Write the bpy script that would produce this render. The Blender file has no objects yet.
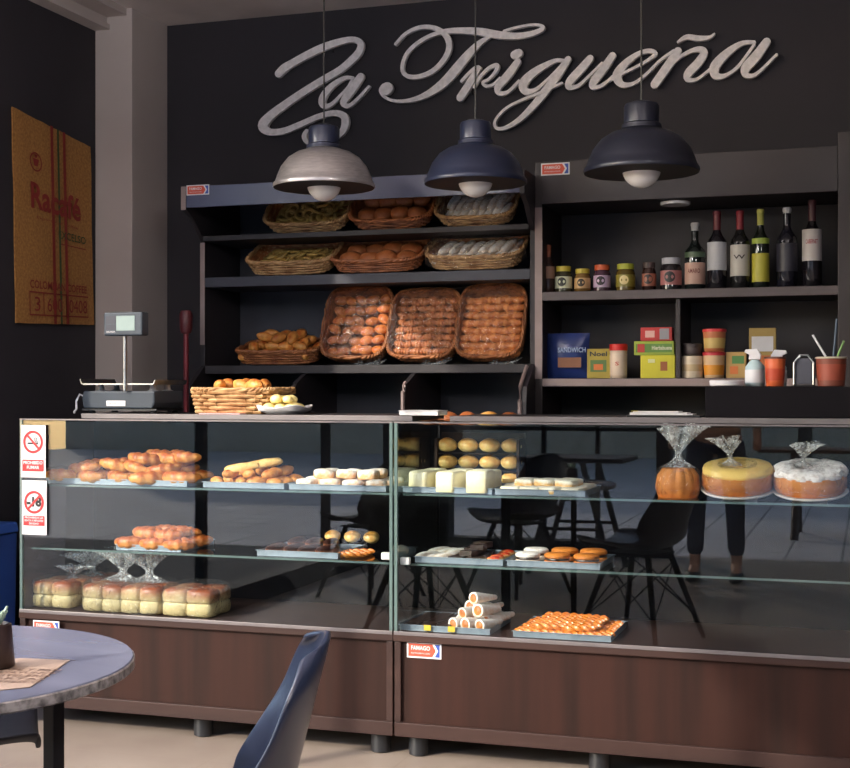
import bpy, math, random
from mathutils import Vector, Matrix, Euler
R = random.Random(7)
PI = math.pi
sc = bpy.context.scene
C = sc.collection
# ------------------------------------------------------------------ camera
F = 1355.0; TH = math.radians(18.2); CT, ST = math.cos(TH), math.sin(TH)
CH = 1.214; HY = 388.0
def ratio(u):
    a = (u - 425) / F
    return (a * CT - ST) / (CT + a * ST)
def PX(u, Y): return ratio(u) * Y                       # world X where the photo column u meets the plane Y
def dep(u, Y): return Y / (CT + (u - 425) / F * ST)
def PZ(u, v, Y): return CH + (HY - v) * dep(u, Y) / F
cam = bpy.data.cameras.new('camera'); cam.sensor_width = 36; cam.lens = 36 * F / 850
cam.shift_y = (HY - 384) / 850; cam.clip_start = .05
co = bpy.data.objects.new('camera', cam); C.objects.link(co)
co.location = (0, 0, CH); co.rotation_euler = (PI / 2, 0, TH)
sc.camera = co

# ------------------------------------------------------------------ materials
def N(nt, t, **kw):
    n = nt.nodes.new(t)
    for k, v in kw.items(): setattr(n, k, v)
    return n
def mat(name, col, rough=.6, metal=0, var=None, scale=8, amt=.5, stretch=(1, 1, 1), bump=0, bscale=60, spec=.5, objrand=0, coat=0, detail=4, lo=.35, hi=.65):
    m = bpy.data.materials.new(name); m.use_nodes = True; nt = m.node_tree
    b = nt.nodes['Principled BSDF']
    b.inputs['Roughness'].default_value = rough; b.inputs['Metallic'].default_value = metal
    b.inputs['Specular IOR Level'].default_value = spec
    if coat: b.inputs['Coat Weight'].default_value = coat; b.inputs['Coat Roughness'].default_value = .1
    tc = N(nt, 'ShaderNodeTexCoord'); mp = N(nt, 'ShaderNodeMapping'); mp.inputs['Scale'].default_value = stretch
    nt.links.new(tc.outputs['Object'], mp.inputs['Vector'])
    c = (*col, 1)
    if var is None: var = tuple(x * .8 for x in col)
    nz = N(nt, 'ShaderNodeTexNoise'); nz.inputs['Scale'].default_value = scale; nz.inputs['Detail'].default_value = detail
    nt.links.new(mp.outputs[0], nz.inputs['Vector'])
    mr = N(nt, 'ShaderNodeMapRange'); mr.inputs[1].default_value = lo; mr.inputs[2].default_value = hi
    nt.links.new(nz.outputs[0], mr.inputs[0])
    mx = N(nt, 'ShaderNodeMix', data_type='RGBA'); mx.inputs[6].default_value = c; mx.inputs[7].default_value = (*var, 1)
    nt.links.new(mr.outputs[0], mx.inputs[0])
    out = mx.outputs[2]
    if objrand:
        oi = N(nt, 'ShaderNodeObjectInfo'); hs = N(nt, 'ShaderNodeHueSaturation')
        m2 = N(nt, 'ShaderNodeMapRange'); m2.inputs[3].default_value = 1 - objrand; m2.inputs[4].default_value = 1 + objrand
        nt.links.new(oi.outputs['Random'], m2.inputs[0]); nt.links.new(m2.outputs[0], hs.inputs['Value'])
        nt.links.new(out, hs.inputs['Color']); out = hs.outputs[0]
    nt.links.new(out, b.inputs['Base Color'])
    if bump:
        bz = N(nt, 'ShaderNodeTexNoise'); bz.inputs['Scale'].default_value = bscale; bz.inputs['Detail'].default_value = 3
        nt.links.new(mp.outputs[0], bz.inputs['Vector'])
        bp = N(nt, 'ShaderNodeBump'); bp.inputs['Strength'].default_value = bump; bp.inputs['Distance'].default_value = .01
        nt.links.new(bz.outputs[0], bp.inputs['Height']); nt.links.new(bp.outputs[0], b.inputs['Normal'])
    return m
def glassmat(name, tint, base=.04, rough=0, extra=0, bump=0, bscale=25, white=0):
    """thin sheet: straight-through transmission plus Fresnel reflection (Schlick)"""
    m = bpy.data.materials.new(name); m.use_nodes = True; nt = m.node_tree; nt.nodes.clear()
    o = N(nt, 'ShaderNodeOutputMaterial'); tr = N(nt, 'ShaderNodeBsdfTransparent'); gl = N(nt, 'ShaderNodeBsdfGlossy')
    tr.inputs[0].default_value = (*tint, 1); gl.inputs['Roughness'].default_value = rough
    lw = N(nt, 'ShaderNodeLayerWeight'); lw.inputs['Blend'].default_value = .5
    p = N(nt, 'ShaderNodeMath', operation='POWER'); p.inputs[1].default_value = 5
    ma = N(nt, 'ShaderNodeMath', operation='MULTIPLY_ADD'); ma.inputs[1].default_value = 1 - base; ma.inputs[2].default_value = base
    nt.links.new(lw.outputs['Facing'], p.inputs[0]); nt.links.new(p.outputs[0], ma.inputs[0])
    mx = N(nt, 'ShaderNodeMixShader'); nt.links.new(ma.outputs[0], mx.inputs[0])
    nt.links.new(tr.outputs[0], mx.inputs[1]); nt.links.new(gl.outputs[0], mx.inputs[2]); out = mx.outputs[0]
    if white:
        df = N(nt, 'ShaderNodeBsdfDiffuse'); df.inputs[0].default_value = (.8, .82, .85, 1)
        nz2 = N(nt, 'ShaderNodeTexNoise'); nz2.inputs['Scale'].default_value = bscale * 1.5; nz2.inputs['Distortion'].default_value = 1.5
        tcx = N(nt, 'ShaderNodeTexCoord'); nt.links.new(tcx.outputs['Object'], nz2.inputs['Vector'])
        mr = N(nt, 'ShaderNodeMapRange'); mr.inputs[1].default_value = .5; mr.inputs[2].default_value = .72; mr.inputs[3].default_value = white * .15; mr.inputs[4].default_value = white
        nt.links.new(nz2.outputs[0], mr.inputs[0])
        m3 = N(nt, 'ShaderNodeMixShader'); nt.links.new(mr.outputs[0], m3.inputs[0]); nt.links.new(out, m3.inputs[1]); nt.links.new(df.outputs[0], m3.inputs[2]); out = m3.outputs[0]
    if bump:
        tc = N(nt, 'ShaderNodeTexCoord'); bz = N(nt, 'ShaderNodeTexNoise'); bz.inputs['Scale'].default_value = bscale; bz.inputs['Distortion'].default_value = 2
        bp = N(nt, 'ShaderNodeBump'); bp.inputs['Strength'].default_value = bump; bp.inputs['Distance'].default_value = .02
        nt.links.new(tc.outputs['Object'], bz.inputs['Vector']); nt.links.new(bz.outputs[0], bp.inputs['Height'])
        nt.links.new(bp.outputs[0], gl.inputs['Normal']); nt.links.new(bp.outputs[0], lw.inputs['Normal'])
    nt.links.new(out, o.inputs[0])
    return m
def srgb(r, g, b):
    f = lambda c: (c / 255 / 12.92) if c <= 10 else ((c / 255 + .055) / 1.055) ** 2.4
    return (f(r), f(g), f(b))
M = {}
M['wall'] = mat('charcoal_paint', srgb(36, 33, 41), .75, var=srgb(32, 30, 38), scale=3, bump=.05)
M['pillar'] = mat('grey_plaster', srgb(186, 176, 174), .8, scale=2, var=srgb(176, 166, 164), bump=.06, bscale=20)
M['ceil'] = mat('ceiling_plaster', srgb(222, 212, 210), .55, scale=3, var=srgb(204, 194, 192), bump=.25, bscale=3)
M['letter'] = mat('pale_grey_board', srgb(246, 242, 245), .8, bump=.2, bscale=200, scale=40)
M['dkwood'] = mat('dark_laminate', srgb(42, 33, 35), .5, var=srgb(35, 28, 30), scale=5, stretch=(1, 1, .08), bump=.03)
M['black'] = mat('black_laminate', srgb(34, 30, 36), .6, var=srgb(34, 31, 36))
M['deepblack'] = mat('black_sliding_panel', srgb(20, 18, 22), .7, spec=.08)
M['railgrey'] = mat('grey_rail', srgb(118, 112, 114), .4, .3)
M['blueblack'] = mat('blue_black_board', srgb(52, 54, 66), .55, var=srgb(44, 46, 58))
M['header'] = mat('header_board', srgb(78, 82, 108), .25, var=srgb(72, 76, 100), scale=3)  # blue tint stands for sky light falling on the left header
M['header2'] = mat('brown_header_board', srgb(42, 34, 37), .5, var=srgb(37, 30, 33), scale=3)
M['brown'] = mat('wenge_laminate', srgb(52, 31, 26), .5, var=srgb(36, 23, 20), scale=14, stretch=(1, 1, .06), bump=.04, detail=6, lo=.3, hi=.7, spec=.15)
M['brownrail'] = mat('wenge_rail', srgb(58, 40, 36), .5, var=srgb(46, 32, 30), scale=9, stretch=(.06, 1, 1), spec=.25)
M['edge'] = mat('light_edge_band', srgb(150, 132, 130), .5)  # pale tone stands for light catching the shelving edges
M['edgedk'] = mat('grey_edge_band', srgb(84, 74, 76), .5)
M['steel'] = mat('brushed_steel', srgb(190, 195, 200), .3, 1, scale=30, stretch=(.05, 1, 1))
M['tray'] = mat('grey_tray', srgb(150, 165, 180), .4, .5, scale=20)
M['silver'] = mat('silver_spun_metal', srgb(225, 220, 222), .3, .75, scale=30, stretch=(1, 1, 6))
M['navy'] = mat('navy_enamel', srgb(38, 46, 72), .35, .1, coat=.3)
M['blackenamel'] = mat('black_enamel', srgb(30, 34, 50), .38, .1, coat=.3)
M['inner'] = mat('shade_inner', srgb(30, 28, 34), .7)
M['bulb'] = mat('frosted_bulb', srgb(245, 242, 245), .25, spec=.6)
M['glass'] = glassmat('case_glass', (.965, .985, .98), .045)
M['shelfglass'] = glassmat('shelf_glass', (.93, .97, .96), .045)
M['gedge'] = mat('green_glass_edge', srgb(92, 112, 110), .15, spec=.8)
M['film'] = glassmat('clear_film', (.985, .985, .985), .035, .12, bump=1.0, bscale=22, white=.07)
M['bag'] = glassmat('clear_bag', (.985, .985, .985), .035, .15, bump=1.0, bscale=30, white=.06)
M['tuft'] = glassmat('bag_neck', (.95, .96, .97), .10, .18, bump=1, bscale=30, white=1.0)
M['white'] = mat('white_plastic', srgb(238, 236, 240), .4)
M['paper'] = mat('white_paper', srgb(240, 238, 240), .8)
M['pink'] = mat('pink_paper', srgb(225, 175, 175), .8)
M['red'] = mat('red_print', srgb(205, 45, 50), .5)
M['orange'] = mat('orange_red', srgb(216, 84, 60), .5)
M['blue'] = mat('blue_print', srgb(50, 80, 170), .5)
M['blk'] = mat('black_print', srgb(24, 22, 24), .5)
M['plastic'] = mat('black_plastic', srgb(36, 38, 42), .4)
M['greyplas'] = mat('grey_plastic', srgb(64, 72, 82), .5, spec=.3)
M['screen'] = mat('lcd', srgb(140, 160, 160), .15, spec=.8)
M['floor'] = None
M['chair'] = mat('blue_black_plastic', srgb(38, 45, 66), .33, spec=.5)
M['chairblk'] = mat('black_chair_plastic', srgb(20, 20, 28), .6, spec=.15)
M['legwood'] = mat('dark_leg', srgb(30, 26, 28), .6, spec=.2)
M['tabletop'] = mat('grey_laminate', srgb(104, 107, 126), .25, var=srgb(94, 97, 116), scale=3, stretch=(.3, 3, 1))
M['tableedge'] = mat('speckled_edge', srgb(165, 155, 150), .5, var=srgb(70, 64, 62), scale=60)
M['kraft'] = mat('kraft_print', srgb(186, 160, 140), .8, var=srgb(90, 66, 54), scale=60, lo=.5, hi=.6)
M['kraftplain'] = mat('kraft', srgb(142, 120, 106), .8)
M['choc'] = mat('chocolate', srgb(52, 32, 26), .4, var=srgb(36, 22, 18), bump=.2)
M['sack'] = mat('jute', srgb(176, 126, 66), .95, var=srgb(146, 100, 52), scale=90, bump=.6, bscale=400)
M['sackred'] = mat('red_ink', srgb(140, 34, 30), .9, var=srgb(120, 40, 30), scale=200)
M['sackgreen'] = mat('green_ink', srgb(60, 76, 40), .9)
M['wick'] = mat('pale_wicker', srgb(200, 160, 112), .6, var=srgb(150, 106, 64), scale=30, objrand=.12)
M['wickbr'] = mat('brown_wicker', srgb(176, 112, 66), .6, var=srgb(128, 74, 42), scale=30, objrand=.12)
M['wickor'] = mat('orange_wicker', srgb(176, 104, 58), .55, var=srgb(126, 70, 38), scale=30, objrand=.12)
def pastry(name, top, side, zlo, zhi, rough=.45, bump=.5, bscale=60, objrand=.15, nscale=40):
    """baked crust: darker top, paler flank (object-space height), mottled"""
    m = bpy.data.materials.new(name); m.use_nodes = True; nt = m.node_tree; b = nt.nodes['Principled BSDF']
    tc = N(nt, 'ShaderNodeTexCoord'); sp = N(nt, 'ShaderNodeSeparateXYZ'); nt.links.new(tc.outputs['Object'], sp.inputs[0])
    nz = N(nt, 'ShaderNodeTexNoise'); nz.inputs['Scale'].default_value = nscale; nz.inputs['Detail'].default_value = 4; nt.links.new(tc.outputs['Object'], nz.inputs['Vector'])
    mr = N(nt, 'ShaderNodeMapRange'); mr.inputs[1].default_value = zlo; mr.inputs[2].default_value = zhi; nt.links.new(sp.outputs[2], mr.inputs[0])
    ad = N(nt, 'ShaderNodeMath', operation='MULTIPLY_ADD'); ad.inputs[1].default_value = 2.2; ad.inputs[2].default_value = -1.1
    nt.links.new(nz.outputs[0], ad.inputs[0])
    s = N(nt, 'ShaderNodeMath', operation='ADD', use_clamp=True); nt.links.new(mr.outputs[0], s.inputs[0]); nt.links.new(ad.outputs[0], s.inputs[1])
    mx = N(nt, 'ShaderNodeMix', data_type='RGBA'); mx.inputs[6].default_value = (*side, 1); mx.inputs[7].default_value = (*top, 1)
    nt.links.new(s.outputs[0], mx.inputs[0])
    oi = N(nt, 'ShaderNodeObjectInfo'); hs = N(nt, 'ShaderNodeHueSaturation'); m2 = N(nt, 'ShaderNodeMapRange')
    m2.inputs[3].default_value = 1 - objrand; m2.inputs[4].default_value = 1 + objrand
    nt.links.new(oi.outputs['Random'], m2.inputs[0]); nt.links.new(m2.outputs[0], hs.inputs['Value']); nt.links.new(mx.outputs[2], hs.inputs['Color'])
    nt.links.new(hs.outputs[0], b.inputs['Base Color']); b.inputs['Roughness'].default_value = rough
    bp = N(nt, 'ShaderNodeBump'); bp.inputs['Strength'].default_value = bump; bp.inputs['Distance'].default_value = .004
    bz = N(nt, 'ShaderNodeTexNoise'); bz.inputs['Scale'].default_value = bscale; nt.links.new(tc.outputs['Object'], bz.inputs['Vector'])
    nt.links.new(bz.outputs[0], bp.inputs['Height']); nt.links.new(bp.outputs[0], b.inputs['Normal'])
    return m
M['crust'] = pastry('golden_crust', srgb(176, 88, 30), srgb(228, 168, 88), .004, .05)
M['crustdk'] = pastry('brown_crust', srgb(176, 88, 36), srgb(222, 150, 80), .005, .04)
M['roll'] = pastry('red_brown_roll', srgb(168, 96, 54), srgb(206, 146, 92), .0, .03)
M['bun'] = pastry('bun_crust', srgb(220, 150, 66), srgb(246, 214, 140), .01, .05, .35, .15)
M['yellow'] = pastry('cheese_bread', srgb(240, 214, 120), srgb(250, 234, 170), .01, .05, .5, .2)
M['loaf'] = pastry('loaf_crust', srgb(150, 74, 36), srgb(214, 192, 142), .004, .048, .4, .15, nscale=12)
M['crumb'] = pastry('pale_crumb', srgb(216, 202, 156), srgb(200, 180, 130), .02, .05, .8, .2, nscale=25)
M['sugar'] = pastry('sugared_pastry', srgb(246, 236, 226), srgb(222, 172, 116), .012, .032, .7, .4, nscale=60)
M['cream'] = pastry('cream_icing', srgb(250, 244, 214), srgb(240, 226, 180), .0, .05, .5, .1)
M['iced'] = pastry('iced_top', srgb(250, 248, 232), srgb(226, 180, 110), .006, .016, .5, .2)
M['cone'] = pastry('dusted_cone', srgb(240, 236, 234), srgb(216, 190, 160), .0, .03, .7, .4, nscale=80)
M['twist'] = pastry('glazed_twist', srgb(206, 112, 44), srgb(232, 156, 74), .0, .022, .25, .3)
M['oliver'] = pastry('herb_ring', srgb(150, 112, 56), srgb(190, 160, 90), .0, .02, .5, .3)
M['choctop'] = pastry('chocolate_top', srgb(58, 34, 30), srgb(150, 92, 60), .012, .022, .3, .2)
M['redtart'] = pastry('red_glaze', srgb(196, 44, 30), srgb(230, 190, 120), .012, .02, .2, .2)
M['cake'] = pastry('cake_side', srgb(216, 136, 56), srgb(200, 110, 40), .0, .06, .6, .4)
M['cakeyel'] = pastry('cake_glaze', srgb(240, 206, 120), srgb(214, 150, 66), .058, .07, .35, .2, nscale=20)
M['coconut'] = pastry('coconut_top', srgb(245, 240, 240), srgb(120, 84, 70), .0, .02, .8, .8, bscale=120, nscale=70)
M['darkglass'] = mat('dark_bottle_glass', srgb(16, 20, 22), .08, spec=.8)
M['jean'] = mat('denim', srgb(48, 58, 84), .9)
M['skin'] = mat('skin', srgb(196, 146, 120), .6)

def colmat(rgb, rough=.5, cache={}):
    k = (rgb, rough)
    if k not in cache: cache[k] = mat('paint_%d_%d_%d' % rgb, srgb(*rgb), rough)
    return cache[k]

# ------------------------------------------------------------------ mesh builder
class MB:
    def __init__(s): s.v = []; s.f = []; s.m = []; s.mi = 0
    def add(s, vs, fs, T=None):
        k = len(s.v)
        if T is not None: vs = [T @ Vector(p) for p in vs]
        s.v += [tuple(p) for p in vs]
        for f in fs: s.f.append(tuple(i + k for i in f)); s.m.append(s.mi)
        return s
    def box(s, x0, x1, y0, y1, z0, z1, T=None):
        v = [(x0, y0, z0), (x1, y0, z0), (x1, y1, z0), (x0, y1, z0), (x0, y0, z1), (x1, y0, z1), (x1, y1, z1), (x0, y1, z1)]
        return s.add(v, [(0, 3, 2, 1), (4, 5, 6, 7), (0, 1, 5, 4), (1, 2, 6, 5), (2, 3, 7, 6), (3, 0, 4, 7)], T)
    def lathe(s, prof, n=24, T=None, cap=True):
        vs = []; fs = []
        for r, z in prof:
            for i in range(n):
                a = 2 * PI * i / n; vs.append((r * math.cos(a), r * math.sin(a), z))
        for k in range(len(prof) - 1):
            for i in range(n):
                j = (i + 1) % n; fs.append((k * n + i, k * n + j, (k + 1) * n + j, (k + 1) * n + i))
        if cap:
            if prof[0][0] > 1e-5: fs.append(tuple(reversed(range(n))))
            if prof[-1][0] > 1e-5: fs.append(tuple((len(prof) - 1) * n + i for i in range(n)))
        return s.add(vs, fs, T)
    def tube(s, pts, rad, n=8, closed=False, T=None, flat=1.0):
        pts = [Vector(p) for p in pts]; L = len(pts); vs = []; fs = []
        for k, p in enumerate(pts):
            if closed: t = pts[(k + 1) % L] - pts[k - 1]
            else: t = pts[min(k + 1, L - 1)] - pts[max(k - 1, 0)]
            t.normalize(); up = Vector((0, 0, 1)) if abs(t.z) < .95 else Vector((0, 1, 0))
            a = t.cross(up).normalized(); b = a.cross(t)
            r = rad[k] if isinstance(rad, (list, tuple)) else rad
            for i in range(n):
                w = 2 * PI * i / n; vs.append(p + a * (r * math.cos(w)) + b * (r * flat * math.sin(w)))
        for k in range(L if closed else L - 1):
            q = (k + 1) % L
            for i in range(n):
                j = (i + 1) % n; fs.append((k * n + i, k * n + j, q * n + j, q * n + i))
        if not closed: fs += [tuple(reversed(range(n))), tuple((L - 1) * n + i for i in range(n))]
        return s.add(vs, fs, T)
    def prism(s, poly, axis, a0, a1, T=None):
        """poly in the two other axes, extruded along axis"""
        n = len(poly); vs = []
        for a in (a0, a1):
            for p, q in poly: vs.append({'x': (a, p, q), 'y': (p, a, q), 'z': (p, q, a)}[axis])
        fs = [tuple(range(n)), tuple(reversed(range(n, 2 * n)))] + [(i, i + n, (i + 1) % n + n, (i + 1) % n) for i in range(n)]
        return s.add(vs, fs, T)
    def build(s, name, mats, parent=None, smooth=True, angle=40, bevel=0):
        me = bpy.data.meshes.new(name); me.from_pydata(s.v, [], s.f); me.update()
        if not isinstance(mats, (list, tuple)): mats = [mats]
        for m in mats: me.materials.append(m)
        if len(mats) > 1: me.polygons.foreach_set('material_index', s.m)
        import bmesh
        bm = bmesh.new(); bm.from_mesh(me); bmesh.ops.recalc_face_normals(bm, faces=bm.faces); bm.to_mesh(me); bm.free()
        if smooth: me.shade_smooth(); me.set_sharp_from_angle(angle=math.radians(angle))
        o = bpy.data.objects.new(name, me); C.objects.link(o)
        if parent: o.parent = parent
        if bevel:
            b = o.modifiers.new('bevel', 'BEVEL'); b.width = bevel; b.segments = 2; b.limit_method = 'ANGLE'
        return o
def box(name, m, x0, x1, y0, y1, z0, z1, parent=None, bevel=.002, T=None):
    """box object whose origin is at its own base centre"""
    cx, cy = (x0 + x1) / 2, (y0 + y1) / 2
    o = MB().box(x0 - cx, x1 - cx, y0 - cy, y1 - cy, 0, z1 - z0, T).build(name, m, parent, False, bevel=bevel)
    o.location = (cx, cy, z0); return o
def tag(o, label=None, cat=None, group=None, kind=None):
    if label: o['label'] = label
    if cat: o['category'] = cat
    if group: o['group'] = group
    if kind: o['kind'] = kind
    return o
def empty(name, loc, label, cat, group=None, rz=0):
    o = bpy.data.objects.new(name, None); C.objects.link(o); o.location = loc; o.rotation_euler = (0, 0, rz)
    o.empty_display_size = .05
    return tag(o, label, cat, group)
KIDS = {}
def copy_tree(o, parent=None):
    c = o.copy(); C.objects.link(c)
    if parent: c.parent = parent
    for ch in list(o.children): copy_tree(ch, c)
    return c
def dup(o, loc, rot=(0, 0, 0), scale=1, label=None, group=None):
    c = copy_tree(o); c.location = loc; c.rotation_euler = rot
    c.scale = (scale,) * 3 if isinstance(scale, (int, float)) else scale
    if label: c['label'] = label
    if group: c['group'] = group
    return c
def struct(o): o['kind'] = 'structure'; return o
def text_mb(s, size, bold=0, wrap=None, width=None):
    cu = bpy.data.curves.new('lettering', 'FONT'); cu.body = s; cu.size = size; cu.align_x = 'CENTER'; cu.align_y = 'CENTER'; cu.offset = bold * size; cu.resolution_u = 3
    o = bpy.data.objects.new('lettering', cu); C.objects.link(o)
    dg = bpy.context.evaluated_depsgraph_get(); me = bpy.data.meshes.new_from_object(o.evaluated_get(dg))
    bpy.data.objects.remove(o)
    vs = [v.co.copy() for v in me.vertices]; fs = [tuple(p.vertices) for p in me.polygons]
    if width:
        w = max(v.x for v in vs) - min(v.x for v in vs)
        for v in vs: v.x *= width / w
    mb = MB()
    if wrap: vs = [Vector((wrap * math.sin(v.x / wrap), -wrap * math.cos(v.x / wrap), v.y)) for v in vs]
    else: vs = [Vector((v.x, 0, v.y)) for v in vs]
    mb.add(vs, fs); return mb
def text(s, size, m, loc, parent=None, bold=0, wrap=None, width=None, T=None, name='lettering'):
    mb = text_mb(s, size, bold, wrap, width)
    if T is not None: mb.v = [tuple(T @ Vector(p)) for p in mb.v]
    me = bpy.data.meshes.new(name); me.from_pydata(mb.v, [], mb.f); me.materials.append(m)
    o = bpy.data.objects.new(name, me); C.objects.link(o); o.location = loc
    if parent: o.parent = parent
    return o
def noise(p, f, seed=0):
    from mathutils import noise as nz
    return nz.noise(Vector(p) * f + Vector((seed * 7.3, seed * 3.1, seed)))

# ------------------------------------------------------------------ the room
YW = 5.62; XL = -3.297; ZC = 2.90; YF = -1.3; XR = 1.6
Y0 = 4.19; YB = 4.69                    # display counters, front and back
def floor_mat():
    m = mat('floor_tile', srgb(158, 145, 134), .35, var=srgb(142, 128, 118), scale=2.5); nt = m.node_tree; b = nt.nodes['Principled BSDF']
    br = N(nt, 'ShaderNodeTexBrick'); br.offset = 0; br.inputs['Scale'].default_value = 1; br.inputs['Mortar Size'].default_value = .004
    br.inputs['Brick Width'].default_value = .6; br.inputs['Row Height'].default_value = .6
    l = b.inputs['Base Color'].links[0].from_socket
    nt.links.new(l, br.inputs['Color1']); nt.links.new(l, br.inputs['Color2']); br.inputs['Mortar'].default_value = (*srgb(150, 136, 124), 1)
    tc = N(nt, 'ShaderNodeTexCoord'); nt.links.new(tc.outputs['Object'], br.inputs['Vector']); nt.links.new(br.outputs[0], b.inputs['Base Color'])
    return m
M['floor'] = floor_mat()
struct(box('floor', M['floor'], XL - .2, XR + .2, YF - .2, YW + .2, -.05, 0, bevel=0))
struct(box('ceiling', M['ceil'], XL - .2, XR + .2, YF - .2, YW + .2, ZC, ZC + .12, bevel=0))
struct(box('wall_back', M['wall'], XL - .2, XR + .2, YW, YW + .15, 0, ZC, bevel=0))
struct(box('wall_right', M['wall'], XR, XR + .15, YF, YW, 0, ZC, bevel=0))
# left wall: solid behind the counter, glazed bays towards the street (openings)
wl = MB().box(-.15, 0, 3.72, YW, 0, ZC).box(-.15, 0, YF, 3.72, 2.80, ZC).box(-.15, 0, YF, 3.72, 0, .12).box(-.15, 0, YF, YF + .2, .12, 2.80)
o = struct(wl.build('wall_left', M['wall'], smooth=False)); o.location = (XL, 0, 0)
for k, yy in enumerate((.3, 2.0)):
    fr = MB().box(-.05, 0, 0, .05, 0, 2.68)
    o = struct(fr.build('window_%d' % (k + 1), M['black'], smooth=False)); o.location = (XL, yy, .12)
# street side wall: openings of window and door
wf = MB().box(XL, XR, -.15, 0, 2.8, ZC).box(XL, -3.0, -.15, 0, 0, 2.8).box(1.2, XR, -.15, 0, 0, 2.8).box(-1.45, -1.35, -.15, 0, 0, 2.8).box(-3.0, -1.45, -.15, 0, 0, .1)
o = struct(wf.build('wall_front', M['wall'], smooth=False)); o.location = (0, YF, 0)
wm = MB()
for x in (-2.3, -1.9): wm.box(x, x + .03, -.1, -.05, .1, 2.8)
for z in (.9, 1.9): wm.box(-3.0, -1.45, -.1, -.05, z, z + .03)
o = struct(wm.build('window_3', M['black'], smooth=False)); o.location = (0, YF, 0)
# pillar, cornice
PYF = 5.30; px0, px1 = XL, PX(132, PYF)
struct(box('trim_1', M['pillar'], px0, px1, PYF, YW, 0, ZC, bevel=.004))
cn = MB()
cn.box(0, .075, 3.72, PYF, 2.812, 2.835).box(0, .06, 3.72, PYF, 2.84, 2.9).box(0, .16, 3.72, PYF, 2.868, 2.9)
o = struct(cn.build('trim_2', M['pillar'], smooth=False)); o.location = (XL, 0, 0)

# ------------------------------------------------------------------ wall lettering
YS = YW - .035
def smooth_path(pts, sub=6):
    out = []
    P = [pts[0]] + list(pts) + [pts[-1]]
    for i in range(1, len(P) - 2):
        p0, p1, p2, p3 = P[i - 1:i + 3]
        for k in range(sub):
            t = k / sub
            out.append(tuple(.5 * (2 * b + (c - a) * t + (2 * a - 5 * b + 4 * c - d) * t * t + (3 * b - a - 3 * c + d) * t ** 3) for a, b, c, d in zip(p0, p1, p2, p3)))
    out.append(tuple(pts[-1])); return out
def stroke(mb, pts, org, s):
    """a brush stroke (x, y, width in crop pixels) laid on the back wall as a solid ribbon"""
    W = []
    for x, y, w in smooth_path(pts):
        u = org[0] + x / s; v = org[1] + y / s
        X = PX(u, YS); Z = PZ(u, v, YS); wd = w / s * dep(u, YS) / F * .5
        W.append((X, Z, wd))
    L = []; Rr = []
    n = len(W)
    for i in range(n):
        a = W[max(i - 1, 0)]; b = W[min(i + 1, n - 1)]
        tx, tz = b[0] - a[0], b[1] - a[1]; l = math.hypot(tx, tz) or 1; nx, nz_ = -tz / l, tx / l
        L.append((W[i][0] + nx * W[i][2], W[i][1] + nz_ * W[i][2])); Rr.append((W[i][0] - nx * W[i][2], W[i][1] - nz_ * W[i][2]))
    def capat(i, j):
        c = W[i]; d = (c[0] - W[j][0], c[1] - W[j][1]); a0 = math.atan2(d[1], d[0])
        return [(c[0] + c[2] * math.cos(a0 + t), c[1] + c[2] * math.sin(a0 + t)) for t in (1.1, .55, 0, -.55, -1.1)]
    D = .018
    vs = []; fs = []
    y_ = YS - .0005 * (mb.mi + 1); mb.mi += 1
    for y in (0, 1):
        q_ = lambda i: (y_ - .003 * i / n) if y == 0 else YS + D
        vs += [(p[0], q_(i), p[1]) for i, p in enumerate(L)] + [(p[0], q_(i), p[1]) for i, p in enumerate(Rr)]
    for i in range(n - 1):
        a, b, c, d = i, i + 1, n + i + 1, n + i
        fs += [(a, b, c, d), (2 * n + d, 2 * n + c, 2 * n + b, 2 * n + a), (a, 2 * n + a, 2 * n + b, b), (d, c, 2 * n + c, 2 * n + d)]
    fs += [(0, n, 3 * n, 2 * n), (n - 1, 3 * n - 1, 4 * n - 1, 2 * n - 1)]
    mb.add(vs, fs)
    for i, j in ((0, 1), (n - 1, n - 2)):
        c = capat(i, j); p, q = (L[i], Rr[i])
        poly = [q] + list(reversed(c)) + [p] if (c[0][0] - p[0]) ** 2 + (c[0][1] - p[1]) ** 2 < (c[-1][0] - p[0]) ** 2 + (c[-1][1] - p[1]) ** 2 else [p] + list(reversed(c)) + [q]
        mb.prism(poly, 'y', y_ - .003 * i / n + .0001, YS + D)
c1 = ((240, 20), 5.3125); c2 = ((370, 10), 4.474); c3 = ((450, 40), 5.0); c4 = ((600, 20), 4.474)
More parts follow.
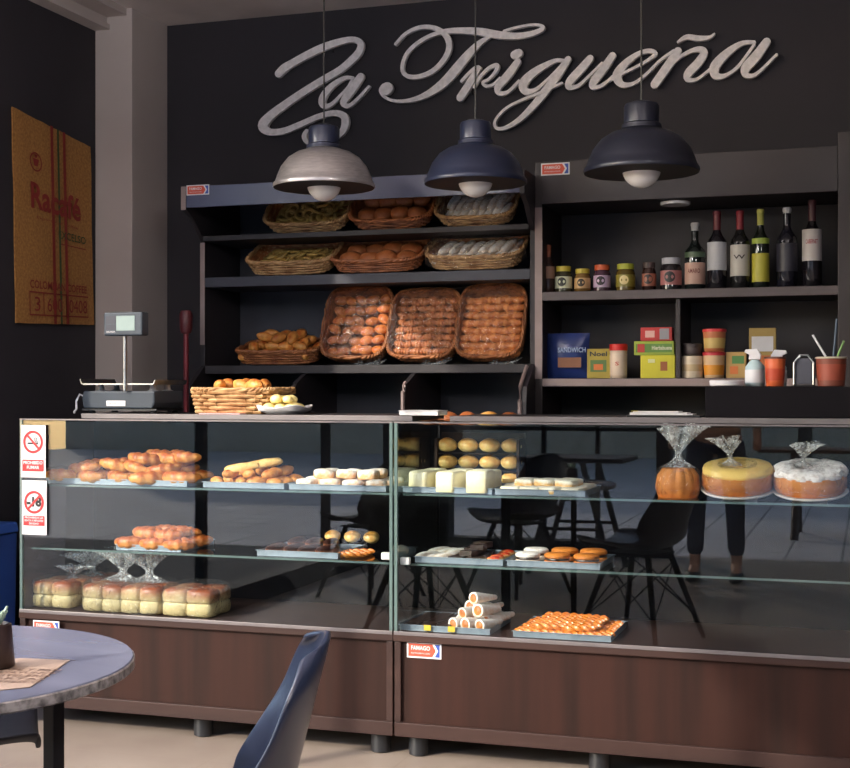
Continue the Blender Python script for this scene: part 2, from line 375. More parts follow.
GL = [
 [(c1, [(205, 284, 44), (235, 255, 46), (275, 230, 40), (350, 188, 40), (440, 145, 40), (540, 112, 34), (605, 104, 30), (640, 125, 36), (632, 168, 40), (590, 215, 40), (530, 265, 38), (440, 318, 38), (340, 380, 40), (240, 448, 42), (160, 510, 48), (122, 560, 58), (155, 594, 38), (230, 590, 34), (320, 555, 32), (420, 512, 30), (500, 494, 30), (548, 508, 38), (560, 540, 44), (545, 590, 36), (490, 640, 24), (420, 665, 22), (360, 650, 24), (342, 618, 28), (355, 590, 22)])],
 [(c1, [(600, 306, 14), (555, 308, 22), (500, 340, 30), (455, 385, 38), (435, 430, 40), (450, 458, 30), (485, 448, 20), (530, 405, 16), (575, 355, 14), (600, 306, 14)]), (c1, [(640, 302, 42), (600, 360, 46), (560, 415, 42), (550, 445, 32), (580, 455, 22), (625, 420, 18), (685, 354, 14)])],
 [(c2, [(115, 152, 15), (160, 105, 16), (220, 78, 18), (280, 78, 20), (325, 100, 24), (352, 140, 28), (348, 190, 26), (312, 245, 24), (262, 283, 22), (200, 300, 20), (155, 288, 18), (145, 250, 18), (165, 195, 18), (210, 150, 18), (270, 115, 18), (340, 95, 22), (420, 92, 28), (500, 98, 34), (580, 112, 34), (660, 116, 28), (730, 104, 24), (772, 84, 20), (764, 70, 14), (720, 67, 12), (650, 80, 12), (600, 95, 12)]),
  (c2, [(545, 112, 14), (490, 148, 26), (440, 198, 38), (390, 258, 44), (330, 325, 42), (260, 375, 30), (190, 402, 20), (120, 408, 14), (70, 392, 14), (48, 362, 16), (62, 340, 22), (78, 350, 46), (76, 356, 50)])],
 [(c3, [(58, 205, 16), (95, 165, 16), (130, 138, 18), (150, 140, 16)]), (c3, [(140, 140, 28), (98, 215, 38), (52, 288, 40)]), (c3, [(120, 235, 14), (150, 185, 16), (195, 140, 18), (235, 128, 24), (228, 158, 18), (195, 195, 14), (165, 212, 16), (180, 230, 16), (215, 224, 14), (250, 190, 12)])],
 [(c3, [(322, 74, 42), (332, 71, 46), (344, 66, 42)]), (c3, [(338, 108, 34), (290, 175, 42), (242, 232, 38), (246, 265, 26), (290, 260, 18), (345, 205, 14)])],
 [(c3, [(575, 102, 14), (530, 102, 20), (480, 125, 30), (415, 165, 40), (368, 215, 48), (376, 255, 36), (425, 250, 20), (485, 200, 14), (545, 140, 14), (575, 102, 14)]), (c3, [(590, 96, 32), (540, 170, 42), (480, 250, 42), (420, 325, 36), (350, 395, 28), (280, 438, 20), (232, 440, 16), (228, 400, 14), (280, 342, 14), (360, 300, 14), (450, 265, 16), (560, 215, 12)])],
 [(c3, [(700, 92, 36), (650, 150, 42), (600, 205, 40), (595, 236, 28), (642, 228, 18), (700, 175, 14), (760, 115, 12)]), (c3, [(812, 78, 36), (770, 140, 42), (720, 205, 40), (715, 236, 26), (765, 225, 16), (830, 165, 12)])],
 [(c4, [(0, 296, 14), (60, 258, 14), (130, 225, 14), (200, 188, 14), (248, 152, 18), (222, 138, 20), (170, 152, 22), (110, 198, 34), (76, 250, 42), (98, 288, 28), (150, 284, 16), (210, 240, 14), (270, 180, 12), (330, 138, 14)])],
 [(c4, [(348, 138, 34), (300, 210, 40), (245, 288, 38)]), (c4, [(300, 230, 12), (340, 180, 12), (385, 148, 16), (440, 130, 24), (466, 145, 32), (440, 190, 38), (396, 238, 38), (394, 266, 24), (440, 262, 14), (520, 196, 12)]), (c4, [(350, 98, 12), (388, 76, 22), (440, 82, 24), (490, 78, 16), (512, 62, 8)])],
 [(c4, [(690, 98, 14), (632, 105, 22), (565, 150, 36), (514, 208, 44), (518, 248, 34), (562, 248, 18), (620, 205, 14), (690, 110, 12)]), (c4, [(745, 97, 36), (700, 160, 44), (652, 215, 42), (656, 247, 26), (702, 240, 16), (790, 155, 12)])],
]
sign = empty('wall_sign', (PX(520, YS), YS, PZ(520, 100, YS)), 'pale grey script lettering La Trigueña mounted on the dark back wall', 'sign')
for g in GL:
    mb = MB()
    for (org, s), pts in g: stroke(mb, pts, org, s)
    if g is GL[2]:
        bx, bz, br_ = PX(387.3, YS), PZ(387.3, 88.5, YS), 27 / 4.474 * dep(387, YS) / F
        mb.prism([(bx + br_ * math.cos(k * PI / 12), bz + br_ * math.sin(k * PI / 12)) for k in range(24)], 'y', YS - .006, YS + .018)
    mb.m = [0] * len(mb.m)
    mb.v = [(x - sign.location.x, y - sign.location.y, z - sign.location.z) for x, y, z in mb.v]
    mb.build('letter', M['letter'], sign, False)
# spacers that carry the letters off the wall
for u, v in ((330, 50), (280, 110), (325, 95), (440, 80), (405, 35), (470, 92), (505, 82), (545, 80), (575, 72), (620, 78), (665, 75), (720, 70)):
    x, z = PX(u, YS) - sign.location.x, PZ(u, v, YS) - sign.location.z
    MB().box(-.004, .004, 0, .0182, -.004, .004).build('spacer', M['black'], sign, False).location = (x, .017, z)

# ------------------------------------------------------------------ pendant lamps
def lamp(u, vr, Y, wpx, m, label):
    d = dep(u, Y); r = wpx * d / F / 2; zr = PZ(u, vr, Y); x = PX(u, Y)
    e = empty('pendant_lamp', (x, Y, zr), label, 'lamp', 'pendant lamps over the counter')
    k = r / .18; kz = k * 1.13
    pr = [(.182, 0), (.184, .004), (.183, .012), (.176, .018), (.170, .035), (.155, .066), (.130, .094), (.098, .112), (.070, .120), (.062, .124), (.062, .130)]
    inn = [(.058, .126), (.068, .116), (.095, .107), (.127, .089), (.151, .062), (.166, .033), (.172, .016), (.179, .004), (.182, 0)]
    MB().lathe([(a * k, b * kz) for a, b in pr], 48, cap=False).build('shade', m, e)
    MB().lathe([(a * k * .995, b * kz) for a, b in inn], 48, cap=True).build('shade_lining', M['inner'], e)
    MB().lathe([(a * k, b * kz) for a, b in [(.064, .124), (.062, .136), (.056, .14), (.056, .186), (.052, .194), (.03, .2), (.008, .204)]], 32).build('socket_cap', M['navy'] if m is not M['blackenamel'] else M['blackenamel'], e)
    MB().tube([(0, 0, .2 * kz), (.0, 0, ZC - zr)], .0032, 8).build('cord', M['plastic'], e)
    bl = [(.001, -.048)] + [(.062 * math.sin(a), .014 - .062 * math.cos(a)) for a in [i * PI / 16 for i in range(1, 12)]] + [(.03, .085), (.02, .11), (.0, .12)]
    MB().lathe([(a * k, b * k) for a, b in bl], 32).build('bulb', M['bulb'], e)
    MB().lathe([(.05, 0), (.05, .02), (.045, .022)], 24).build('ceiling_rose', M['blackenamel'], e).location = (0, 0, ZC - zr - .023)
lamp(324, 188, 4.62, 100, M['silver'], 'silver domed pendant lamp, the only bare metal one of the three')
lamp(475.5, 184, 4.62, 101, M['navy'], 'blue-black domed pendant lamp hanging between the silver one and another dark one')
lamp(641.5, 173, 4.50, 113, M['blackenamel'], 'black domed pendant lamp hanging over the cakes, farthest from the silver one')

# ------------------------------------------------------------------ stickers and labels
def sticker(x, y, z, w, h, parent, text_on=True):
    """white card, red block with white lettering, white chevron, blue end"""
    px, py, pz = (parent.location if parent else (0, 0, 0))
    mb = MB()
    mb.box(-w / 2, w / 2, -.0012, 0, -h / 2, h / 2); mb.mi = 1
    b = h * .1
    mb.prism([(-w / 2 + b, -h / 2 + b), (w * .24, -h / 2 + b), (w * .34, 0), (w * .24, h / 2 - b), (-w / 2 + b, h / 2 - b)], 'y', -.0018, -.001); mb.mi = 2
    mb.prism([(w * .31, -h / 2 + b), (w / 2 - b, -h / 2 + b), (w / 2 - b, h / 2 - b), (w * .31, h / 2 - b), (w * .41, 0)], 'y', -.0018, -.001)
    o = mb.build('brand_sticker', [M['white'], M['orange'], M['blue']], parent, False); o['label'] = 'red, white and blue arrow sticker'
    o.location = (x - px, y - py, z - pz)
    t = text('FAMAGO', h * .36, M['white'], (-w * .1, -.0022, h * .12), o, .02, width=w * .55)
    t = text('REFRIGERACION', h * .12, M['white'], (-w * .1, -.0022, -h * .2), o, .0, width=w * .55)
    return o

# ------------------------------------------------------------------ display counters
ZB = .4135; ZT = 1.10; S1 = .866; S2 = .635
def counter(name, X0, X1, label, uL, uR, side_l, side_r, feet, stk, zoff=0):
    W = X1 - X0; e = empty(name, (X0, Y0, 0), label, 'display counter'); D = YB - Y0
    def p(nm, m, x0, x1, y0, y1, z0, z1, bevel=.002):
        return box(nm, m, x0, x1, y0, y1, z0, z1, e, bevel)
    p('base_panel', M['brown'], .0, W, .012, D, .1, ZB - .03)
    p('bottom_rail', M['brownrail'], 0, W, .0, .03, .072, .118)
    p('stile', M['brownrail'], 0, .022, .0, .03, .119, ZB - .031); p('stile', M['brownrail'], W - .022, W, .0, .03, .119, ZB - .031)
    p('case_floor', M['brownrail'], -.003, W + .003, -.004, D, ZB - .03, ZB, .003)
    p('front_glass', M['glass'], .012, W - .012, .0, .006, ZB, ZT - .006, 0)
    p('top_glass', M['shelfglass'], .0, W, .0, D, ZT - .006, ZT, 0)
    if side_l: p('side_glass', M['glass'], 0, .006, .007, D, ZB, ZT - .006, 0)
    if side_r: p('side_glass', M['shelfglass'], W - .006, W, .007, D, ZB, ZT - .006, 0)
    p('top_rail', M['railgrey'], 0, W, -.003, .004, ZT - .001, ZT + .004, 0)
    p('bottom_channel', M['railgrey'], 0, W, -.006, .0, ZB - .008, ZB + .004, .001)
    p('corner_bead', M['gedge'], 0, .011, -.002, .008, ZB, ZT, .001); p('corner_bead', M['gedge'], W - .011, W, -.002, .008, ZB, ZT, .001)
    for z in (S1, S2):
        s = p('glass_shelf', M['shelfglass'], .012, W - .012, .055, D - .03, z - .008, z, 0)
        g = box('shelf_edge', M['gedge'], -W / 2 + .012, W / 2 - .012, -(D - .085) / 2 - .0015, -(D - .085) / 2, 0, .007, s, 0)
    p('back_panel', M['deepblack'], 0, W, D - .012, D, ZB, ZT - .006)
    p('service_top', M['black'], .13 if side_l else -.002, W + .002, .2, D + .06, ZT + .001, ZT + .019)
    p('service_top_edge', M['railgrey'], .13 if side_l else -.002, W + .002, .194, .2, ZT + .001, ZT + .019, .001)
    for u in feet:
        x = PX(u, Y0 + .08) - X0
        f = MB().lathe([(.026, 0), (.034, .004), (.034, .06), (.038, .064), (.038, .0995)], 20).build('foot', M['plastic'], e); f.location = (x, .07, 0)
    for x in (.08, W - .08):
        f = MB().lathe([(.026, 0), (.034, .004), (.034, .06), (.038, .064), (.038, .0995)], 20).build('foot', M['plastic'], e); f.location = (x, D - .07, 0)
    for (u, v, w, h) in stk:
        sticker(PX(u, Y0), Y0 + (.0 if False else -.0065 if v < 640 else .0115), PZ(u, v, Y0), w, h, e)
    return e
XJ = PX(393.5, Y0)
cl = counter('display_counter', PX(20, Y0), XJ - .003, 'glass display counter on brown base holding croissants and bagged loaves', 20, 392, True, True, (205, 382), [])
cr = counter('display_counter', XJ + .003, .42, 'long glass display counter on brown base holding cakes, cream cones and twists', 396, 900, True, True, (420, 600), [(423, 651, .118, .052)])
sticker(PX(47, Y0), Y0 - .0045, PZ(47, 623.5, Y0) - .012, .108, .045, cl)
# the signs stuck inside the left case's front glass
def case_sign(u0, u1, v0, v1, kind):
    x0, x1 = PX(u0, Y0), PX(u1, Y0); z1, z0 = PZ(u0, v0, Y0), PZ(u0, v1, Y0); w, h = x1 - x0, z1 - z0
    o = box('sign_panel', M['white'], -w / 2, w / 2, -.0016, 0, -h / 2, h / 2, cl, 0)
    o.location = ((x0 + x1) / 2 - cl.location.x, -.0085, (z0 + z1) / 2 - h / 2)
    o['label'] = 'white no smoking notice on the glass' if kind == 0 else 'white notice with crossed out 18 on the glass'
    zc = h * (.68 if kind == 0 else .60); r = w * .40
    rg = MB(); n = 40
    vs = []; fs = []
    for i in range(n):
        a = 2 * PI * i / n
        vs += [(r * math.cos(a), 0, r * math.sin(a)), (r * .78 * math.cos(a), 0, r * .78 * math.sin(a))]
        j = (i + 1) % n; fs.append((2 * i, 2 * j, 2 * j + 1, 2 * i + 1))
    rg.add(vs, fs)
    s = 1 if kind == 0 else -1
    q = Matrix.Rotation(math.radians(45 * s), 4, 'Y')
    rg.box(-r * .9, r * .9, -.0002, 0, -r * .10, r * .10, q)
    rg.box(-w * .43, w * .43, -.0004, 0, -zc + h * (.12 if kind == 0 else .17), -zc + h * (.34 if kind == 0 else .35))
    g = rg.build('prohibition_ring', M['red'], o, False); g.location = (0, -.0026, zc)
    if kind == 0:
        mb = MB().box(-r * .55, r * .3, -.0002, 0, -r * .2, -r * .05).box(r * .34, r * .5, -.0002, 0, -r * .2, -r * .05)
        mb.tube([(r * .3, 0, 0), (r * .1, 0, r * .25), (r * .25, 0, r * .45)], r * .03, 4); mb.tube([(r * .45, 0, .0), (r * .3, 0, r * .25), (r * .45, 0, r * .4)], r * .03, 4)
        g = mb.build('cigarette_symbol', M['blk'], o, False); g.location = (0, -.0022, zc)
        text('PROHIBIDO', h * .085, M['white'], (0, -.0032, h * .28), o, .02, width=w * .78); text('FUMAR', h * .085, M['white'], (0, -.0032, h * .19), o, .02)
    else:
        text('-18', r * 1.1, M['blk'], (0, -.0022, zc), o, .055)
        text('PROHIBIDA LA', h * .05, M['white'], (0, -.0032, h * .315), o, .01, width=w * .74); text('VENTA A MENORES', h * .05, M['white'], (0, -.0032, h * .26), o, .01, width=w * .78); text('DE EDAD', h * .05, M['white'], (0, -.0032, h * .205), o, .01)
case_sign(22.5, 47, 425, 477, 0); case_sign(23.5, 48, 480, 534, 1)
# little white shelf clamps by the joint of the two cases
for u, v in ((386, 561), (405, 566)):
    par = cl if u < 393 else cr
    b = box('shelf_clamp', M['white'], -.016, .016, -.01, .01, -.012, .012, par, .003); b.location = (PX(u, Y0 + .03) - par.location.x, .035, PZ(u, v, Y0) - .0)

# ------------------------------------------------------------------ pastry prototypes
def croissant(L=.11, W=.055, H=.045, ridges=7, curve=.5, seed=1, straight=False):
    mb = MB(); pts = []; rad = []
    n = ridges * 4
    for i in range(n + 1):
        t = i / n; s = 2 * t - 1
        a = s * curve * 1.3
        x = L / 2 * (math.sin(a) / math.sin(curve * 1.3)) if curve else s * L / 2
        y = -W * (math.cos(a) - math.cos(curve * 1.3)) / (1 - math.cos(curve * 1.3) + 1e-6) * .35 if curve else 0
        ph = (t * ridges) % 1
        r = H / 2 * (math.cos(s * PI / 2 * .93) ** .55) * (.84 + .2 * math.sin(PI * ph) ** .7)
        pts.append((x, y, H / 2 * .92)); rad.append(max(r, .004))
    mb.tube(pts, rad, 10)
    mb.v = [(x, y, max(0, z)) for x, y, z in mb.v]
    return mb
def bun(L=.08, W=.07, H=.045, seed=1, e=1.0, nx=14, ny=9, lump=.08):
    mb = MB(); vs = []; fs = []
    for j in range(ny + 1):
        ph = PI * j / ny
        for i in range(nx):
            th = 2 * PI * i / nx
            sx = lambda c: math.copysign(abs(c) ** e, c)
            p = (L / 2 * sx(math.cos(th)) * math.sin(ph) ** min(e, 1), W / 2 * sx(math.sin(th)) * math.sin(ph) ** min(e, 1), H * .5 * sx(math.cos(ph)))
            k = 1 + lump * noise(p, 40, seed)
            z = p[2] * k + H * .42
            vs.append((p[0] * k, p[1] * k, max(0, z)))
    for j in range(ny):
        for i in range(nx):
            q = (i + 1) % nx; fs.append((j * nx + i, j * nx + q, (j + 1) * nx + q, (j + 1) * nx + i))
    mb.add(vs, fs); return mb
def torus(Rr, r, n=18, m=8, flat=.8):
    return MB().tube([(Rr * math.cos(2 * PI * i / n), Rr * math.sin(2 * PI * i / n), r * flat) for i in range(n)], r, m, True, flat=flat)
def loafpack(nx=2, ny=3, sx=.07, sy=.09, H=.05, seed=0):
    """one layer of soft rolls baked together"""
    mb = MB()
    for i in range(nx):
        for j in range(ny):
            b = bun(sx * 1.12, sy * 1.1, H * 1.05, seed + i + j * 3, .5, 16, 10, .03)
            mb.add(b.v, b.f, Matrix.Translation(((i - (nx - 1) / 2) * sx, (j - (ny - 1) / 2) * sy, 0)))
    return mb
PROTO = {}
def item(kind, i=0):
    """mesh data for a kind (a few variants)"""
    key = (kind, i % 3)
    if key in PROTO: return PROTO[key]
    s = i % 3; mats = None
    if kind == 'croissant': mb = croissant(.14, .10, .052, 5, .8 + .15 * s); mats = M['crust']
    elif kind == 'small_croissant': mb = croissant(.115, .075, .046, 5, .7 + .1 * s); mats = M['crustdk']
    elif kind == 'ridged_roll': mb = croissant(.058, .03, .034, 4, 0); mats = M['roll']
    elif kind == 'golden_roll': mb = croissant(.062, .04, .036, 3, .3); mats = M['crustdk']
    elif kind == 'round_bun': mb = bun(.075, .07, .052, s); mats = M['bun']
    elif kind == 'big_bun': mb = bun(.10, .085, .066, s); mats = M['roll']
    elif kind == 'bread_roll': mb = bun(.085, .05, .046, s, lump=.14); mats = M['crust']
    elif kind == 'brown_roll': mb = bun(.08, .05, .044, s, lump=.14); mats = M['crustdk']
    elif kind == 'cheese_bread': mb = bun(.055, .048, .038, s, lump=.12); mats = M['yellow']
    elif kind == 'bread_ring': mb = torus(.021, .008); mats = M['oliver']
    elif kind == 'cheese_finger': mb = bun(.13, .034, .034, s, .8, lump=.12); mats = M['bun']
    elif kind == 'sugared_pastry': mb = bun(.075, .06, .038, s, .55, lump=.08); mats = M['sugar']
    elif kind == 'cream_slice': mb = bun(.062, .11, .066, s, .28, 20, 12, .02); mats = M['cream']
    elif kind == 'iced_slice': mb = bun(.065, .10, .024, s, .35, 18, 10, .05); mats = M['iced']
    elif kind == 'chocolate_eclair': mb = bun(.045, .13, .036, s, .85, lump=.08); mats = M['choctop']
    elif kind == 'chocolate_square':
        mb = MB().box(-.024, .024, -.024, .024, 0, .018); mats = M['choc']
    elif kind == 'dusted_stick': mb = bun(.032, .11, .028, s, .9, lump=.1); mats = M['cone']
    elif kind == 'fruit_tart':
        mb = MB().lathe([(.020, 0), (.028, .012), (.027, .014)], 18); mats = M['redtart']
        b = bun(.05, .05, .016, s); mb.add(b.v, b.f, Matrix.Translation((0, 0, .008)))
    elif kind == 'cream_cone':
        pts = []; rad = []
        for k in range(22):
            t = k / 21; pts.append((0, (t - .5) * .11, .02)); rad.append((.008 + .013 * t) * (.9 + .12 * (math.sin(t * 7 * 2 * PI) * .5 + .5)))
        mb = MB(); mb.tube(pts, rad, 12); mb.mi = 1
        mb.lathe([(.0, .004), (.012, .002), (.017, -.002)], 12, Matrix.Translation((0, .055, .02)) @ Matrix.Rotation(-PI / 2, 4, 'X'))
        mb.v = [(x, -y, z) for x, y, z in mb.v]; mats = [M['cone'], M['crustdk']]
    elif kind in ('white_sandwich_cookie', 'brown_sandwich_cookie'):
        a = .043
        mb = MB(); mb.lathe([(a * .9, 0), (a, .003), (a, .012), (a * .93, .015)], 22); mb.mi = 1; mb.lathe([(a * .93, .0151), (a * .97, .018), (a * .93, .0225)], 22); mb.mi = 0
        mb.lathe([(a * .93, .0226), (a, .026), (a, .033), (a * .85, .038), (a * .5, .039)], 22)
        mats = [M['sugar'] if kind[0] == 'w' else M['cake'], M['cream'] if kind[0] == 'w' else M['choc']]
        if kind[0] == 'w': mats = [M['cone'], M['choc']]
    elif kind == 'glazed_twist':
        mb = MB()
        for q in (0, 1):
            pts = [((t / 24 - .5) * .11, .008 * math.cos(t / 24 * 6 * PI / 1.5 + q * PI), .010 + .005 * math.sin(t / 24 * 6 * PI / 1.5 + q * PI)) for t in range(25)]
            mb.tube(pts, [.0085 * (1 - .5 * abs(t / 12 - 1) ** 4) for t in range(25)], 7)
        mats = M['twist']
    ob = mb.build(kind, mats); me = ob.data; bpy.data.objects.remove(ob)
    PROTO[key] = me; return me
def put(kind, i, loc, rot, label, cat, group, scale=1.0, Tm=None):
    o = bpy.data.objects.new(kind, item(kind, i)); C.objects.link(o)
    Mx = Matrix.Translation(loc) @ Euler(rot).to_matrix().to_4x4() @ Matrix.Scale(scale, 4)
    if Tm is not None: Mx = Tm @ Mx
    o.matrix_world = Mx
    l, r, s = Mx.decompose(); o.location = l; o.rotation_euler = r.to_euler(); o.scale = s
    return tag(o, label, cat, group)
def heap(kind, label, cat, group, x0, x1, y0, y1, z, nx, ny, lift=.035, layers=1, jit=.3, rz=(-.5, .5), tilt=.15, scale=1.0, Tm=None, shrink=.5, keep=1.0):
    for L in range(layers):
        mx, my = max(1, nx - L), max(1, ny - L)
        dx, dy = (x1 - x0) / nx, (y1 - y0) / ny
        ox, oy = x0 + dx * L * .5, y0 + dy * L * (.5 if ny > 1 else 0)
        for i in range(mx):
            for j in range(my):
                if R.random() > keep and L: continue
                x = ox + dx * (i + .5) + R.uniform(-1, 1) * dx * jit * .5; y = oy + dy * (j + .5) + R.uniform(-1, 1) * dy * jit * .5
                put(kind, R.randrange(3), (x, y, z + L * lift + .0008), (R.uniform(-tilt, tilt) * (L > 0), R.uniform(-tilt, tilt) * (L > 0), R.uniform(*rz)), label, cat, group, scale * R.uniform(.92, 1.08), Tm)

# ------------------------------------------------------------------ trays in the cases
def tray(u0, u1, v, Y, D, zs, label, X=None):
    x0, x1 = (PX(u0, Y), PX(u1, Y)) if X is None else X
    w = x1 - x0; t = .0015; h = .020
    mb = MB(); mb.box(-w / 2, w / 2, 0, D, 0, .002); f = .004
    mb.box(-w / 2, w / 2, 0, t, .002, h).box(-w / 2, w / 2, D - t, D, .002, h).box(-w / 2, -w / 2 + t, t, D - t, .002, h).box(w / 2 - t, w / 2, t, D - t, .002, h)
    mb.box(-w / 2 - f, w / 2 + f, -f, .0, h - .002, h).box(-w / 2 - f, w / 2 + f, D, D + f, h - .002, h)
    o = mb.build('metal_tray', M['tray'], smooth=False, bevel=.0008); o.location = ((x0 + x1) / 2, Y, zs + .0006)
    tag(o, label, 'tray', 'metal trays in the display cases'); return x0 + .008, x1 - .008, Y + .008, Y + D - .008, zs + .0032
YT = Y0 + .075
a = tray(46, 187, 480, YT, .25, S1, 'metal tray on the upper glass shelf heaped with large croissants')
heap('croissant', 'large golden croissant heaped on the tray behind the no smoking notice', 'croissant', 'croissants on the upper tray', a[0], a[1], a[2], a[3], a[4], 5, 3, .034, 2, .35, (-.7, .7), .3, .95, keep=.85)
for k in range(4): put('croissant', k, (a[0] + .34 + .05 * k, a[2] + .12 + R.uniform(-.02, .04), a[4] + .07 + .01 * (k % 2)), (.2, .1, R.uniform(-.5, .5)), 'large golden croissant heaped on the tray behind the no smoking notice', 'croissant', 'croissants on the upper tray', .95)
a = tray(203, 284, 485, YT, .25, S1, 'metal tray of savoury rolls next to the sugared pastries')
heap('bread_roll', 'small golden savoury roll on the tray under the cheese fingers', 'pastry', 'savoury rolls on the tray', a[0], a[1], a[2], a[3], a[4], 4, 4, .03, 2, .3, (-1, 1), .3, .8, keep=.7)
for k, (dx, dy, dz, rr, l) in enumerate(((.11, .06, .05, .3, 'lower pale cheese finger lying across the savoury rolls'), (.17, .13, .062, .35, 'upper pale cheese finger lying across the savoury rolls'), (.10, .19, .05, -.1, 'pale cheese finger at the back of the savoury roll tray'))):
    put('cheese_finger', k, (a[0] + dx, a[2] + dy, a[4] + dz), (0, -.15, rr), l, 'pastry', 'cheese fingers')
a = tray(289, 386, 487, YT, .25, S1, 'metal tray of sugar dusted square pastries')
heap('sugared_pastry', 'sugar dusted square pastry stacked on the tray beside the glass joint', 'pastry', 'sugared pastries', a[0], a[1], a[2], a[3], a[4], 4, 3, .03, 2, .15, (-.3, .3), .12, .95)
a = tray(116, 181, 548, YT, .25, S2, 'small metal tray of croissants on the middle glass shelf')
heap('small_croissant', 'browned croissant on the middle shelf tray', 'croissant', 'croissants on the middle tray', a[0], a[1] + .02, a[2], a[3], a[4], 3, 4, .03, 2, .25, (-.4, .4), .2, 1)
a = tray(257, 338, 553, YT, .25, S2, 'metal tray of chocolate eclairs and glazed rolls on the middle shelf')
for k in range(4): put('chocolate_eclair', k, (a[0] + .035 + .062 * k, a[2] + .068 + .01 * (k % 2), a[4]), (0, 0, R.uniform(-.3, -.1)), 'chocolate topped eclair on the tray, front row', 'eclair', 'eclairs at the front of the tray', 1.0)
for k in range(3): put('chocolate_eclair', k, (a[0] + .06 + .065 * k, a[2] + .185, a[4] + .012), (0, 0, R.uniform(-.5, .1)), 'chocolate topped eclair behind the front row on the tray', 'eclair', 'eclairs at the back of the tray', .95)
for k in range(3): put('round_bun', k, (a[1] + .03 - .075 * k, a[3] + .03, S2 + .03), (.3, 0, 0), 'glazed orange bun at the back right of the eclair tray', 'bun', 'glazed buns by the eclairs', .8)
for k in range(3): put('glazed_twist', k, (a[1] + .04, a[2] + .04 + .04 * k, S2 + .002), (0, 0, .5), 'golden twist lying on the glass shelf just right of the eclair tray', 'pastry', 'golden twists beside the eclairs', .9)
# right case
a = tray(403, 492, 489, YT, .25, S1, 'metal tray carrying tall cream slices')
heap('cream_slice', 'tall cream iced slice on the upper tray beside the glass joint', 'cake slice', 'cream slices', a[0], a[1], a[2], a[3] - .03, a[4], 3, 2, .03, 1, .1, (-.12, .05), 0, 1.2)
a = tray(495, 585, 491, YT, .25, S1, 'metal tray of flat iced slices on the upper shelf')
heap('iced_slice', 'flat white iced slice on the upper tray', 'pastry', 'iced slices', a[0], a[1], a[2], a[3] - .02, a[4], 4, 2, .022, 2, .1, (-.3, .0), .05, 1.12)
a = tray(415, 503, 560, YT, .25, S2, 'metal tray of dusted sticks, dark biscuits and red tarts')
w = (a[1] - a[0])
heap('dusted_stick', 'sugar dusted dark stick on the middle tray', 'pastry', 'dusted sticks', a[0], a[0] + w * .36, a[2], a[3], a[4], 3, 2, .02, 1, .1, (-.6, -.3), 0, 1)
heap('chocolate_square', 'dark chocolate square piled in the middle of the tray', 'chocolate', 'chocolate squares, middle shelf', a[0] + w * .36, a[0] + w * .75, a[2], a[3], a[4], 2, 4, .018, 3, .2, (-.3, .3), 0, 1)
heap('fruit_tart', 'small red glazed tart on the middle shelf tray', 'tart', 'red tarts', a[0] + w * .76, a[1], a[2], a[3], a[4], 1, 4, .02, 1, .1, (-.3, .3), 0, 1)
a = tray(507, 600, 563, YT, .25, S2, 'metal tray of layered sandwich cookies on the middle shelf')
heap('white_sandwich_cookie', 'white dusted sandwich cookie on the middle tray', 'cookie', 'white sandwich cookies', a[0], a[0] + .09, a[2], a[3], a[4], 1, 2, .02, 1, 0, (0, 0), 0, 1.0)
heap('brown_sandwich_cookie', 'brown sandwich cookie with chocolate filling on the middle tray', 'cookie', 'brown sandwich cookies', a[0] + .095, a[1], a[2], a[3], a[4], 2, 2, .038, 1, 0, (0, 0), 0, 1.0)
YT3 = Y0 + .04
a = tray(400, 490, 634, YT3, .27, ZB, 'metal tray of dark squares and cream cones on the case floor')
w = a[1] - a[0]
heap('chocolate_square', 'flat dark chocolate square on the lowest tray', 'chocolate', 'chocolate squares, lowest tray', a[0], a[0] + w * .56, a[2], a[3], a[4], 3, 5, .018, 1, .1, (-.1, .1), 0, 1)
heap('cream_cone', 'sugar dusted cream cone stacked on the lowest tray', 'pastry', 'cream cones', a[0] + w * .58, a[1] + .01, a[2] + .04, a[3] + .0, a[4], 3, 3, .036, 3, .1, (-.5, -.35), .1, 1.05)
for u in (428, 452):
    b = box('price_tag', colmat((226, 196, 60)), -.012, .012, -.001, .001, 0, .018, None, 0); b.location = (PX(u, YT3), YT3 - .0065, ZB + .021 - .016)
    tag(b, 'small yellow price tag on the lowest tray edge, %s' % ('nearer the glass joint' if u < 440 else 'nearer the cream cones'), 'price tag', 'yellow price tags')
a = tray(513, 611, 641, YT3, .29, ZB, 'metal tray of glazed twists on the case floor')
heap('glazed_twist', 'shiny orange brown twist in rows on the lowest tray', 'pastry', 'glazed twists', a[0], a[1], a[2], a[3], a[4], 3, 9, .018, 2, .06, (-.1, .1), .04, 1)
